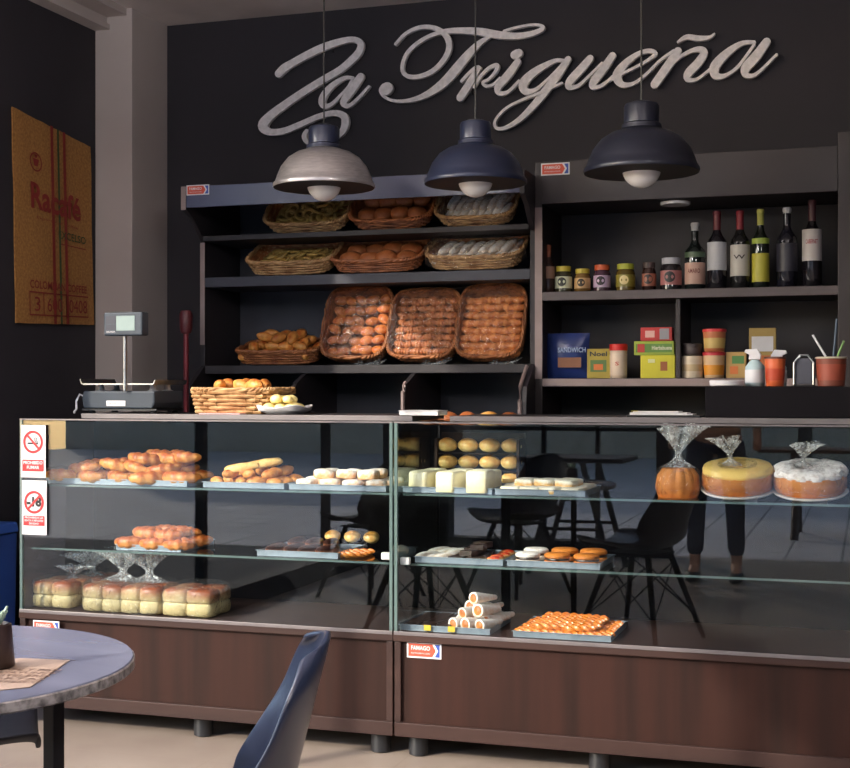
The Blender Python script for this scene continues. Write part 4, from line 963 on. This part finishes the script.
bottle(740, 213, 19, (24, 24, 26), (130, 24, 40), (178, 174, 168), 'wine bottle with bright red cap and white label with dark crest', .26, (.16, .56), 'W', (60, 50, 50))
bottle(760.5, 212, 17, (22, 30, 24), (166, 168, 80), (176, 170, 60), 'wine bottle with green cap and yellow label', .2, (.08, .44), None, extra=(.56, .63, (150, 170, 70)))
bottle(787, 211, 20, (24, 24, 34), (196, 196, 200), (34, 34, 48), 'black liquor bottle with small white cap', .07, (.2, .55), None)
bottle(812, 204, 19, (20, 18, 24), (60, 20, 30), (178, 174, 176), 'tallest wine bottle with grey label lettered in red', .32, (.30, .66), 'CABERNET', (150, 40, 50))
# lower shelf things
YL = YSH + .08
def packet(name, u0, u1, v0, v1, D, label, cat, col, deco=(), Y=None, z=None, soft=False):
    Y = Y or YL; z = LS + .0005 if z is None else z
    x0, x1 = PX(u0, Y), PX(u1, Y); h = (v1 - v0) * dep((u0 + u1) / 2, Y) / F; w = x1 - x0
    e = empty(name, ((x0 + x1) / 2, Y, z), label, cat)
    if soft:
        b = MB(); vs = []; fs = []; n = 14
        for s in (-1, 1):
            for i in range(n + 1):
                for j in range(n + 1):
                    p, q = i / n, j / n; bulge = (math.sin(PI * p) ** .6) * (math.sin(PI * min(1, q * .9 + .04)) ** .6)
                    vs.append(((p - .5) * w * (1 - .05 * math.sin(PI * q)), s * (D / 2 * bulge + .001) + .003 * noise((p, q, s), 5), q * h))
        for s in range(2):
            o_ = s * (n + 1) ** 2
            for i in range(n):
                for j in range(n): a_ = o_ + i * (n + 1) + j; fs.append((a_, a_ + 1, a_ + n + 2, a_ + n + 1))
        b.add(vs, fs).build('wrapper', colmat(col, .25), e)
    else: box('carton', colmat(col), -w / 2, w / 2, 0, D, 0, h, e, .0015)
    for q_, (kind, a_) in enumerate(deco):
        yy = (-.0008 if not soft else -D / 2 - .003) - .0012 * q_
        if kind == 'r':
            (x, z_, ww, hh, c) = a_; b = box('printed_panel', colmat(c), (x - ww / 2) * w, (x + ww / 2) * w, yy - .0006, yy + .0004, (z_ - hh / 2) * h, (z_ + hh / 2) * h, e, 0)
        else:
            (s, x, z_, size, c, ww) = a_; text(s, size * h, colmat(c), (x * w, yy - .0016, z_ * h), e, .02, width=ww * w)
    return e, h
packet('snack_bag', 544, 590, 333, 378, .07, 'dark blue shiny bag lying against the side panel of the lower shelf', 'bag', (34, 52, 110), [('t', ('SANDWICH', .15, .62, .15, (150, 170, 210), .6)), ('r', (.1, .35, .5, .22, (130, 80, 50)))], soft=True, Y=YL + .02)
packet('coffee_packet', 587, 610, 348, 377.5, .04, 'yellow and green packet lettered Noel beside the red lidded jar', 'packet', (170, 150, 50), [('t', ('Noel', 0, .82, .22, (30, 40, 40), .75)), ('r', (0, .42, .7, .4, (90, 120, 60))), ('r', (0, .38, .4, .2, (220, 120, 50)))])
canister('creamer_jar', 618.5, YL, LS, .034, .135, (222, 200, 176), (206, 40, 36), 'white jar with red lid standing beside the yellow boxes', 'jar', lidh=.2, taper=.97, lbl=(.08, .72, (228, 206, 184)), txt='S', tcol=(200, 60, 40))
e, h = packet('tea_box', 640.5, 675, 355, 378, .07, 'bright yellow box with a cup picture, bottom of its stack', 'box', (214, 206, 50), [('r', (.18, .52, .2, .4, (160, 90, 50))), ('r', (-.18, .75, .2, .16, (236, 236, 180)))])
zz = LS + h + .001
e, h2 = packet('tea_box', 634, 674, 341, 355, .07, 'green and yellow box lettered Hierba, middle of its stack', 'box', (160, 180, 60), [('r', (.0, .5, .9, .6, (96, 140, 60))), ('t', ('Hierbabuena', .2, .5, .4, (240, 240, 210), .5)), ('r', (-.32, .5, .18, .6, (190, 60, 50)))], z=zz)
e, h3 = packet('tea_box', 640.5, 672, 327.5, 341, .06, 'red box with a pale disc, top of its stack', 'box', (196, 52, 50), [('r', (-.2, .5, .3, .5, (230, 180, 170))), ('r', (.26, .5, .3, .8, (150, 150, 156)))], z=zz + h2 + .001)
# things further right: some on the shelf, some on the black box
canister('honey_jar', 692, YL, LS, .043, .088, (226, 210, 186), None, 'ribbed cream coloured tub without lid, lower one of its pair', 'tub', lidh=.04, taper=.96, lbl=(.3, .6, (206, 180, 140)))
canister('dark_lid_tub', 692, YL, LS + .089, .037, .045, (70, 60, 60), (60, 52, 54), 'grey lidded tub standing on the ribbed cream tub', 'tub', lidh=.3, taper=.96)
canister('instant_coffee_cup', 714, YL, LS, .042, .10, (226, 190, 150), (196, 50, 60), 'red lidded paper cup with orange picture, lower of two stacked', 'cup', lidh=.14, taper=.86, lbl=(.12, .5, (224, 150, 50)))
canister('instant_coffee_cup', 714.5, YL, LS + .1015, .044, .088, (196, 120, 80), (206, 60, 66), 'red lidded paper cup, upper of two stacked', 'cup', lidh=.14, taper=.86, lbl=(.15, .6, (210, 180, 110)))
packet('drink_packet', 726, 746, 352, 378, .03, 'green and orange packet behind the white bowl', 'packet', (196, 160, 96), [('r', (.1, .7, .6, .3, (80, 130, 70))), ('r', (-.1, .3, .4, .3, (216, 120, 60)))])
packet('spice_packet', 749, 776, 328, 378, .03, 'tall yellow and white packet standing behind the white spray bottle', 'packet', (150, 126, 66), [('r', (.0, .68, .8, .3, (200, 200, 206))), ('r', (.1, .3, .6, .3, (180, 100, 50)))])

def on(u): return ZX + .0006
YO = YBX + .10
e = empty('white_bowl', (PX(727, YO), YO, ZX + .0006), 'low white round dish on the left end of the black box', 'bowl')
MB().lathe([(.05, 0), (.056, .003), (.057, .018), (.053, .02), (.05, .006), (.001, .005)], 32).build('bowl_body', M['white'], e)
e = empty('spray_bottle', (PX(755, YO + .08), YO + .08, ZX + .0006), 'white and blue bottle with a spray head on the black box', 'bottle')
MB().lathe([(.03, 0), (.032, .004), (.032, .065), (.02, .08), (.013, .088)], 28).build('bottle_body', colmat((190, 214, 220), .2), e)
MB().lathe([(.0325, .012), (.0325, .055)], 28, cap=False).build('paper_label', colmat((236, 236, 240)), e)
MB().prism([(-.02, .089), (.018, .089), (.02, .105), (.008, .125), (-.03, .122), (-.034, .112), (-.018, .105)], 'y', -.012, .012).build('spray_head', M['white'], e, False, bevel=.002)
e2 = dup(e, (PX(777, YO + .14), YO + .14, ZX + .0006), (0, 0, PI), .98, 'white spray bottle behind the orange tumbler on the black box')
canister('orange_tumbler', 775, YO - .02, ZX, .033, .095, (206, 96, 50), (96, 60, 50), 'orange printed tumbler on the middle of the black box', 'cup', lidh=.08, taper=.84, lbl=(.2, .6, (190, 70, 40)))
e = empty('napkin_holder', (PX(804, YO), YO, ZX + .0006), 'black napkin holder with silver rods beside the orange tumbler', 'napkin holder')
box('holder_base', M['plastic'], -.034, .034, -.03, .03, 0, .006, e)
for y in (-.027, .027): MB().tube([(-.03, y, .006), (-.03, y, .075), (-.012, y, .1), (.012, y, .1), (.03, y, .075), (.03, y, .006)], .003, 8).build('rod', M['steel'], e)
box('napkins', colmat((70, 72, 84)), -.026, .026, -.02, .02, .0065, .09, e)
canister('red_tub', 831, YO - .01, ZX, .047, .094, (120, 60, 44), (200, 190, 170), 'dark red printed tub holding straws at the far end of the black box', 'tub', lidh=.07, taper=.88, lbl=(.2, .75, (150, 70, 50)))
for k, (dx, tx, c, hh) in enumerate(((-.02, -.08, (220, 220, 226), .07), (.01, .02, (60, 80, 100), .12), (.025, .04, (110, 150, 80), .05))):
    o = MB().tube([(0, 0, 0), (tx * .5, 0, hh)], .0035, 8).build('stirrer', colmat(c)); o.location = (PX(831, YO) + dx * .8, YO - .01, ZX + .0955)
    tag(o, ['white spoon standing in the dark red tub', 'tall blue stick standing in the dark red tub', 'short green stick standing in the dark red tub'][k], 'stirrer', 'sticks in the red tub')

# ------------------------------------------------------------------ jute sack on the left wall
def onleft(u, v):
    Y = XL / ratio(u); return (XL + .0115, Y, CH + (HY - v) * dep(u, Y) / F)
cs = [onleft(10, 107), onleft(88, 147), onleft(92, 325), onleft(14, 323)]
def spt(s, t):     # s 0..1 along, t 0..1 downwards
    a, b, c, d = [Vector(p) for p in cs]
    return a.lerp(b, s).lerp(d.lerp(c, s), t)
e = empty('coffee_sack', tuple(spt(.5, 1)), 'brown jute coffee sack with red print hanging on the left wall', 'sack')
O = spt(.5, 1)
mb = MB(); n = 24; vs = []; fs = []
for L in (0, 1):
    for i in range(n + 1):
        for j in range(n + 1):
            p = spt(i / n, j / n) - O; vs.append((p.x - .006 * L + .004 * noise((i * .2, j * .12, 0), 1.2), p.y + .003 * noise((0, j * .3, 1), 1), p.z + .003 * noise((i * .4, 0, 3), 1)))
k_ = (n + 1) ** 2
for i in range(n):
    for j in range(n): a_ = i * (n + 1) + j; fs += [(a_, a_ + 1, a_ + n + 2, a_ + n + 1), (k_ + a_, k_ + a_ + n + 1, k_ + a_ + n + 2, k_ + a_ + 1)]
rim_ = [i * (n + 1) for i in range(n)] + [n * (n + 1) + j for j in range(n)] + [n * (n + 1) + n - i * (n + 1) for i in range(n)] + [n - j for j in range(n)]
for q in range(len(rim_)): a_, b_ = rim_[q], rim_[(q + 1) % len(rim_)]; fs.append((a_, b_, k_ + b_, k_ + a_))
mb.add(vs, fs).build('sack_cloth', M['sack'], e)
def sackpoly(pts, m, nm='printed_mark'):
    mb = MB()
    for quad in pts:
        vs = [spt(s, t) - O + Vector((.0085, 0, 0)) for s, t in quad]; mb.add(vs, [tuple(range(len(vs)))])
    mb.build(nm, m, e, False)
def bar(s0, s1, t0, t1): return [(s0, t0), (s1, t0), (s1, t1), (s0, t1)]
def vbars(s0, s1): return [bar(s0, s1, k / 20, (k + 1) / 20) for k in range(20)]
sackpoly(vbars(.44, .475) + vbars(.60, .635), M['sackred'], 'red_stripe')
sackpoly(vbars(.525, .55), M['sackgreen'], 'green_stripe')
def sacktext(s, sc_, s0, s1, t0, h, m):
    mb = text_mb(s, 1.0, sc_); xs_ = [v[0] for v in mb.v]; zs_ = [v[2] for v in mb.v]; w = max(xs_) - min(xs_); hh = max(zs_) - min(zs_); mx = min(xs_); mz = max(zs_)
    vs = [spt(s0 + (x - mx) / w * (s1 - s0), t0 + (mz - z) / hh * h) - O + Vector((.0092, 0, 0)) for x, y, z in mb.v]
    me = bpy.data.meshes.new('lettering'); me.from_pydata([tuple(v) for v in vs], [], mb.f); me.materials.append(m); o = bpy.data.objects.new('lettering', me); C.objects.link(o); o.parent = e
sacktext('Racafé', .025, .18, .82, .315, .13, M['sackred'])
sacktext('Exporter of Coffee', 0, .25, .78, .475, .018, M['sackred'])
sacktext('EXCELSO', .01, .52, .88, .52, .04, M['sackgreen'])
sackpoly([bar(.55, .88, .585, .59)], M['sackred'])
sacktext('COLOMBIAN COFFEE', .01, .15, .88, .79, .04, M['sackred'])
sacktext('3', .0, .20, .27, .87, .07, M['sackred']); sacktext('600', .0, .36, .55, .87, .07, M['sackred']); sacktext('0408', .0, .64, .88, .87, .07, M['sackred'])
sackpoly([bar(.14, .90, .845, .852), bar(.14, .90, .955, .962), bar(.14, .15, .852, .955), bar(.31, .32, .852, .955), bar(.60, .61, .852, .955)], M['sackred'])
ring = []
for i in range(24):
    a, b = 2 * PI * i / 24, 2 * PI * (i + 1) / 24; f = lambda an, r_: (.25 + r_ * math.cos(an), .215 + r_ * .62 * math.sin(an))
    ring.append([f(a, .075), f(b, .075), f(b, .063), f(a, .063)])
sackpoly(ring + [[(.21, .20), (.29, .20), (.27, .235), (.23, .235)], [(.23, .18), (.27, .18), (.26, .195), (.24, .195)]], M['sackred'], 'round_emblem')

# ------------------------------------------------------------------ odds and ends at the left
yy = 4.50
o = box('grey_bin', M['edgedk'], XL + .16, PX(20, Y0) - .012, yy, yy + .3, 0, .895, None, .006); tag(o, 'plain grey narrow cabinet against the left end of the counter', 'cabinet')
e = empty('blue_bin', (-3.20, 4.36, 0), 'blue plastic bin partly cut off by the left picture side', 'bin')
e['label'] = 'blue plastic bin standing beside the left end of the counter'
MB().prism([(-.07, 0), (.07, 0), (.085, .66), (-.085, .66)], 'y', -.1, .1).build('bin_body', colmat((40, 74, 150), .4), e, False, bevel=.008)
MB().prism([(-.09, .662), (.09, .662), (.08, .70), (-.08, .70)], 'y', -.105, .105).build('bin_lid', colmat((46, 86, 170), .4), e, False, bevel=.006)
e = empty('red_broom', (PX(186, 5.03), 5.03, 0), 'dark red broom handle standing behind the counter by the pillar', 'broom')
MB().lathe([(.011, .18), (.011, 1.44)], 14).build('handle', colmat((110, 22, 36)), e)
MB().lathe([(.02, 1.441), (.026, 1.46), (.028, 1.52), (.02, 1.535)], 14).build('handle_top', colmat((84, 26, 34)), e)
MB().prism([(-.14, 0), (.14, 0), (.12, .1), (.03, .18), (-.03, .18), (-.12, .1)], 'y', -.03, .03).build('brush', colmat((90, 30, 40)), e, False)

# ------------------------------------------------------------------ cafe table
tx, ty = -1.54, 1.90; tr = .372; TZ = .75
e = empty('cafe_table', (tx, ty, 0), 'round grey laminate cafe table with a speckled edge', 'table', rz=-.20)
MB().lathe([(tr - .002, .0291), (tr - .004, .031), (.001, .031)], 72, cap=False).build('table_top', M['tabletop'], e).location = (0, 0, TZ - .031)
MB().lathe([(.001, .010), (tr - .004, .010), (tr, .013), (tr, .027), (tr - .002, .029)], 72, cap=False).build('table_edge', M['tableedge'], e).location = (0, 0, TZ - .031)
for sx in (-1, 1):
    for sy in (-1, 1):
        l = box('leg', M['legwood'], -.013, .013, -.013, .013, 0, TZ - .022, e, .002); l.location = (sx * .166, sy * .166, 0)
        k = box('bracket', M['plastic'], -.016, .016, -.012, .012, TZ - .075, TZ - .033, e, .003); k.location = (sx * .166 - sx * .033, sy * .166, TZ - .075)
box('cross_bar', M['plastic'], -.18, .18, -.014, .014, TZ - .06, TZ - .035, e, .002)
def tp(u, v, z=TZ):
    d = (CH - z) * F / (v - HY); a = (u - 425) / F; return Vector((d * (a * CT - ST), d * (CT + a * ST), z))
pq = [tp(-60, 668), tp(20, 659), tp(70, 661), tp(30, 688), tp(-30, 694)]
c0 = tp(10, 675)
mat_ = MB().prism([(p.x - c0.x, p.y - c0.y) for p in pq], 'z', 0, .0012)
e = mat_.build('paper_mat', M['kraftplain'], smooth=False); e.location = (c0.x, c0.y, TZ + .0006); tag(e, 'printed kraft paper sheet lying on the cafe table', 'paper mat')
for k in range(5):
    t = text(['CAFÉ Y PAN', 'DESAYUNOS', 'PASTELERÍA', 'TORTAS', 'PAN FRESCO'][k], .022, colmat((86, 60, 48)), (.01 + .005 * k, .035 - .022 * k, .0018), e, .01, width=.11)
    t.rotation_euler = (-PI / 2, 0, .25)
pc = tp(-6, 668)
e = empty('dark_pot', (pc.x, pc.y, TZ + .0022), 'small dark brown pot with a pale plant on the kraft paper', 'plant pot')
MB().lathe([(.032, 0), (.034, .003), (.028, .07), (.024, .072), (.022, .066)], 28).build('pot', M['choc'], e)
mb = MB()
for k in range(14):
    a = k * 2.4; mb.tube([(0, 0, .06), (.012 * math.cos(a), .012 * math.sin(a), .08), (.022 * math.cos(a), .022 * math.sin(a), .09 + .01 * math.sin(k))], [.004, .005, .002], 5)
mb.build('leaves', colmat((150, 170, 150)), e)

# ------------------------------------------------------------------ shell chairs
def shell_mesh():
    P = [(.235, .425, .17), (.225, .447, .20), (.16, .452, .225), (.05, .438, .235), (-.06, .432, .235), (-.14, .452, .228), (-.19, .505, .22), (-.215, .58, .215), (-.235, .66, .21), (-.255, .74, .20), (-.268, .79, .17), (-.275, .82, .10)]
    P = smooth_path(P, 3); nx = 14; vs = []; fs = []
    for (y, z, w) in P:
        b = min(1, max(0, (z - .46) / .12)); c = 1 - b
        for i in range(nx + 1):
            s = 2 * i / nx - 1
            zz = z + c * .045 * abs(s) ** 2.6 + (0 if z < .7 else -.02 * s * s * (z - .7) / .1)
            yy = y + (b * .055 + min(1, max(0, (z - .44) / .06)) * .07 * min(1, max(0, (.70 - z) / .2))) * abs(s) ** 2.4 * (1 - max(0, (z - .6)) * 1.2)
            vs.append((w * s, yy, zz))
    for j in range(len(P) - 1):
        for i in range(nx): a = j * (nx + 1) + i; fs.append((a, a + 1, a + nx + 2, a + nx + 1))
    return MB().add(vs, fs)
def chair(loc, rz, m, label, proto=None):
    e = empty('shell_chair', loc, label, 'chair', 'moulded shell chairs', rz)
    o = shell_mesh().build('seat_shell', m, e, angle=180)
    s = o.modifiers.new('thick', 'SOLIDIFY'); s.thickness = .010; s.offset = 0
    s = o.modifiers.new('sub', 'SUBSURF'); s.levels = 2; s.render_levels = 2
    for sx in (-1, 1):
        for sy in (-1, 1):
            MB().tube([(sx * .10, sy * .10, .415), (sx * .225, sy * .215, .0)], [.016, .011], 12).build('leg', M['legwood'], e)
    w = MB()
    for sx in (-1, 1):
        w.tube([(sx * .115, .115, .37), (-sx * .19, .18, .12)], .004, 6).tube([(sx * .115, -.115, .37), (-sx * .19, -.18, .12)], .004, 6)
        w.tube([(sx * .115, .115, .37), (sx * .19, -.18, .12)], .004, 6).tube([(sx * .115, -.115, .37), (sx * .19, .18, .12)], .004, 6)
    w.build('wire_brace', M['plastic'], e)
    MB().box(-.12, .12, -.12, .12, .408, .418).build('seat_mount', M['plastic'], e, False)
    return e
# the near chair, seen edge on
dch = 2.08
def lp(u, d): a = (u - 425) / F; return (d * (a * CT - ST), d * (CT + a * ST))
x, y = lp(316, dch)
hx, hy = -CT, -ST          # chair faces image-left
ang = math.atan2(hy, hx) - PI / 2 + .055
chair((x + hx * .262, y + hy * .262, 0), ang, M['chair'], 'blue black plastic shell chair seen from its side in front of the counter').scale = (1.02,) * 3
x, y = lp(-75, 2.95)
chair((x, y, 0), ang + PI + .25, M['chairblk'], 'black plastic shell chair tucked under the round cafe table')
# more of the cafe towards the street (seen in the case glass)
chair((-2.76, 1.0, 0), 2.0, M['chairblk'], 'black shell chair standing by the left windows')
chair((-1.99, .55, 0), .6, M['chairblk'], 'black shell chair standing near the street window')
e = empty('black_trestle_table', (-1.85, -.5, 0), 'black trestle table with slanted legs near the street door', 'table')
box('table_top', M['black'], -.35, .35, -.3, .3, .73, .76, e)
for sy in (-.25, .25):
    for sx in (-1, 1): MB().tube([(sx * .08, sy, .73), (sx * .28, sy, 0)], .02, 6).build('leg', M['black'], e)
    MB().tube([(-.2, sy, .3), (.2, sy, .3)], .012, 6).build('cross_bar', M['black'], e)

# person near the door, seen only as a reflection in the case glass
def skin(name, chain, m, parent, sub=2):
    """chain: list of (pos, radius, parent index)"""
    me = bpy.data.meshes.new(name); me.from_pydata([c[0] for c in chain], [(c[2], i) for i, c in enumerate(chain) if c[2] is not None], []); me.materials.append(m)
    o = bpy.data.objects.new(name, me); C.objects.link(o); o.parent = parent
    bpy.context.view_layer.update()
    md = o.modifiers.new('skin', 'SKIN')
    for i, c in enumerate(chain):
        sv = me.skin_vertices[0].data[i]; r = c[1]; sv.radius = r if isinstance(r, tuple) else (r, r); sv.use_root = (i == 0)
    md.use_smooth_shade = True
    s = o.modifiers.new('sub', 'SUBSURF'); s.levels = sub; s.render_levels = sub
    return o
e = empty('person', (-.93, -.33, 0), 'person in dark blue jeans and black top standing by the door', 'person')
body = [((0, 0, .95), (.15, .10), None), ((0, 0, 1.12), (.13, .09), 0), ((0, 0, 1.30), (.16, .10), 1), ((0, 0, 1.42), (.12, .08), 2), ((0, 0, 1.50), .05, 3), ((0, .02, 1.56), (.07, .085), 4), ((0, .02, 1.64), (.075, .09), 5), ((0, .01, 1.70), (.05, .06), 6),
        ((.19, 0, 1.40), .045, 3), ((.25, -.01, 1.14), .036, 8), ((.26, .05, .90), .026, 9), ((.26, .07, .82), (.018, .035), 10), ((-.19, 0, 1.40), .045, 3), ((-.25, -.01, 1.14), .036, 12), ((-.26, .05, .90), .026, 13), ((-.26, .07, .82), (.018, .035), 14),
        ((.10, 0, .84), .085, 0), ((.12, .01, .48), .052, 16), ((.13, 0, .09), .036, 17), ((.135, .12, .035), (.04, .03), 18), ((-.10, 0, .84), .085, 0), ((-.12, .01, .48), .052, 20), ((-.13, 0, .09), .036, 21), ((-.135, .12, .035), (.04, .03), 22)]
skin('body', body, M['skin'], e)
skin('jeans', [((0, 0, .98), (.165, .115), None), ((.10, 0, .82), .10, 0), ((.12, .01, .48), .066, 1), ((.13, 0, .14), .056, 2), ((-.10, 0, .82), .10, 0), ((-.12, .01, .48), .066, 4), ((-.13, 0, .14), .056, 5)], M['jean'], e)
skin('shirt', [((0, 0, .96), (.17, .12), None), ((0, 0, 1.14), (.15, .11), 0), ((0, 0, 1.32), (.18, .115), 1), ((0, 0, 1.44), (.11, .08), 2), ((.20, 0, 1.40), .058, 3), ((.255, -.01, 1.16), .05, 4), ((-.20, 0, 1.40), .058, 3), ((-.255, -.01, 1.16), .05, 6)], M['blk'], e)
skin('hair', [((0, -.03, 1.70), (.085, .08), None), ((0, -.05, 1.60), (.075, .05), 0)], M['choc'], e)
for s in (-1, 1):
    b = bun(.09, .27, .07, 1, .8); b.build('shoe', M['blk'], e).location = (s * .135, .055, 0)
    f_ = MB(); b = bun(.012, .01, .012); f_.add(b.v, b.f); f_.build('eye', M['blk'], e).location = (s * .03, .105, 1.63)

# ------------------------------------------------------------------ street outside
pav = mat('street_paving', srgb(215, 210, 205), .7, var=srgb(200, 196, 190), scale=4); nt = pav.node_tree
br = N(nt, 'ShaderNodeTexBrick'); br.inputs['Scale'].default_value = 1; br.inputs['Brick Width'].default_value = .4; br.inputs['Row Height'].default_value = .4; br.inputs['Mortar Size'].default_value = .012; br.offset = 0
br.inputs['Color1'].default_value = (*srgb(212, 206, 204), 1); br.inputs['Color2'].default_value = (*srgb(196, 190, 188), 1); br.inputs['Mortar'].default_value = (*srgb(140, 136, 136), 1)
tc = N(nt, 'ShaderNodeTexCoord'); nt.links.new(tc.outputs['Object'], br.inputs['Vector']); nt.links.new(br.outputs[0], nt.nodes['Principled BSDF'].inputs['Base Color'])
struct(box('trim_3', pav, -16, 10, -16, YF - .2, -.12, -.05, bevel=0)); struct(box('trim_4', mat('asphalt', srgb(66, 66, 70), .9), -16, XL - .2, YF - .2, 12, -.12, -.05, bevel=0))
fac = MB().box(-16, 10, -17, -16.2, -.1, 7)
struct(fac.build('wall_street', colmat((200, 190, 176), .9), smooth=False))
fac = MB()
for k in range(7):
    for z in (1.0, 4.2): fac.box(-15 + 3.4 * k, -13.4 + 3.4 * k, -16.2, -16.15, z, z + 1.7)
struct(fac.build('window_4', colmat((50, 60, 80), .2), smooth=False))
e = empty('street_bench', (.0, -3.6, -.05), 'wooden picnic bench on the pavement outside the door', 'bench')
for k in range(4): box('plank', colmat((110, 80, 60)), -.9, .9, -.3 + k * .16, -.16 + k * .16, .72, .75, e)
for sx in (-.6, .6):
    for s in (-1, 1): MB().tube([(sx, -s * .35, 0), (sx, s * .3, .72)], .035, 6).build('leg', colmat((80, 58, 46)), e)
for (x, y, s, l) in ((-6.5, -13, 1.0, 'small round street tree across the road, opposite the window'), (-1.0, -14, 1.1, 'small round street tree across the road, opposite the door')):
    e = empty('street_tree', (x, y, -.05), l, 'tree', 'street trees')
    MB().tube([(0, 0, 0), (.05, 0, 2.2)], [.12, .08], 10).build('trunk', colmat((70, 54, 44)), e)
    mb = MB()
    for k in range(16):
        b = bun(1.4, 1.3, 1.2, k, lump=.4); a = k * 2.4
        mb.add(b.v, b.f, Matrix.Translation((.8 * math.cos(a), .8 * math.sin(a), 1.9 + .1 * k)))
    mb.build('foliage', mat('foliage', srgb(96, 140, 50), .8, var=srgb(50, 84, 30), scale=6), e).scale = (s, s, s)

e = empty('street_hedge', (-9.5, 2.5, -.05), 'long clipped green hedge across the side street', 'hedge')  # out-of-view hedge, added to darken what the case glass reflects
mb = MB(); b = bun(1.2, 9, 2.4, 3, .3, 40, 24, .25); mb.add(b.v, b.f); mb.build('foliage', mat('hedge_leaves', srgb(60, 84, 44), .85, var=srgb(34, 50, 26), scale=20, bump=.8, bscale=30), e)
# added out-of-view strip emitters that lift the upper walls, pillar and ceiling
em = bpy.data.materials.new('lamp_diffuser'); em.use_nodes = True
em.node_tree.nodes['Principled BSDF'].inputs['Emission Color'].default_value = (1, .95, .9, 1); em.node_tree.nodes['Principled BSDF'].inputs['Emission Strength'].default_value = 72
em2 = em.copy(); em2.name = 'upper_lamp_diffuser'; em2.node_tree.nodes['Principled BSDF'].inputs['Emission Strength'].default_value = 190
for k, (xx, yy) in enumerate(((-2.1, 1.9), (.7, 1.4))):
    e = empty('linear_pendant_light', (xx, yy, 2.28), ['long hanging strip light above the seats by the left windows', 'long hanging strip light near the right wall of the cafe'][k], 'lamp', 'strip lights')
    hl = .7 if k == 0 else .42
    box('housing', M['white'], -.06, .06, -hl, hl, 0, .03, e); box('diffuser', em, -.058, .058, -hl + .01, hl - .01, -.03, -.001, e); box('upper_diffuser', em2, -.058, .058, -hl + .01, hl - .01, .031, .06, e)
    for y in (-.35, .35): MB().tube([(0, y, .06), (0, y, ZC - 2.28)], .002, 6).build('suspension_wire', M['steel'], e)

# ------------------------------------------------------------------ light
w = bpy.data.worlds.new('sky'); sc.world = w; w.use_nodes = True; nt = w.node_tree; bg = nt.nodes['Background']
sk = N(nt, 'ShaderNodeTexSky'); sk.sky_type = 'NISHITA'; sk.sun_disc = False; sk.sun_elevation = math.radians(28); sk.sun_rotation = math.radians(230)
nt.links.new(sk.outputs[0], bg.inputs['Color']); bg.inputs['Strength'].default_value = .9
sun = bpy.data.lights.new('sun', 'SUN'); sun.energy = 5.6; sun.angle = math.radians(1.0); sun.color = (1, .9, .76)
so = bpy.data.objects.new('sun', sun); C.objects.link(so)
dirv = Vector((1, 1.3, -.82)); so.rotation_euler = dirv.to_track_quat('-Z', 'Y').to_euler(); so.location = (-6, -3, 5)
sc.view_settings.view_transform = 'Standard'; sc.view_settings.look = 'None'; sc.view_settings.gamma = 1; sc.view_settings.exposure = -.22; sc.view_settings.use_curve_mapping = False
sc.cycles.transparent_max_bounces = 48; sc.cycles.max_bounces = 8; sc.cycles.caustics_reflective = False; sc.cycles.caustics_refractive = False
sc.cycles.use_denoising = True; sc.cycles.sample_clamp_indirect = 4
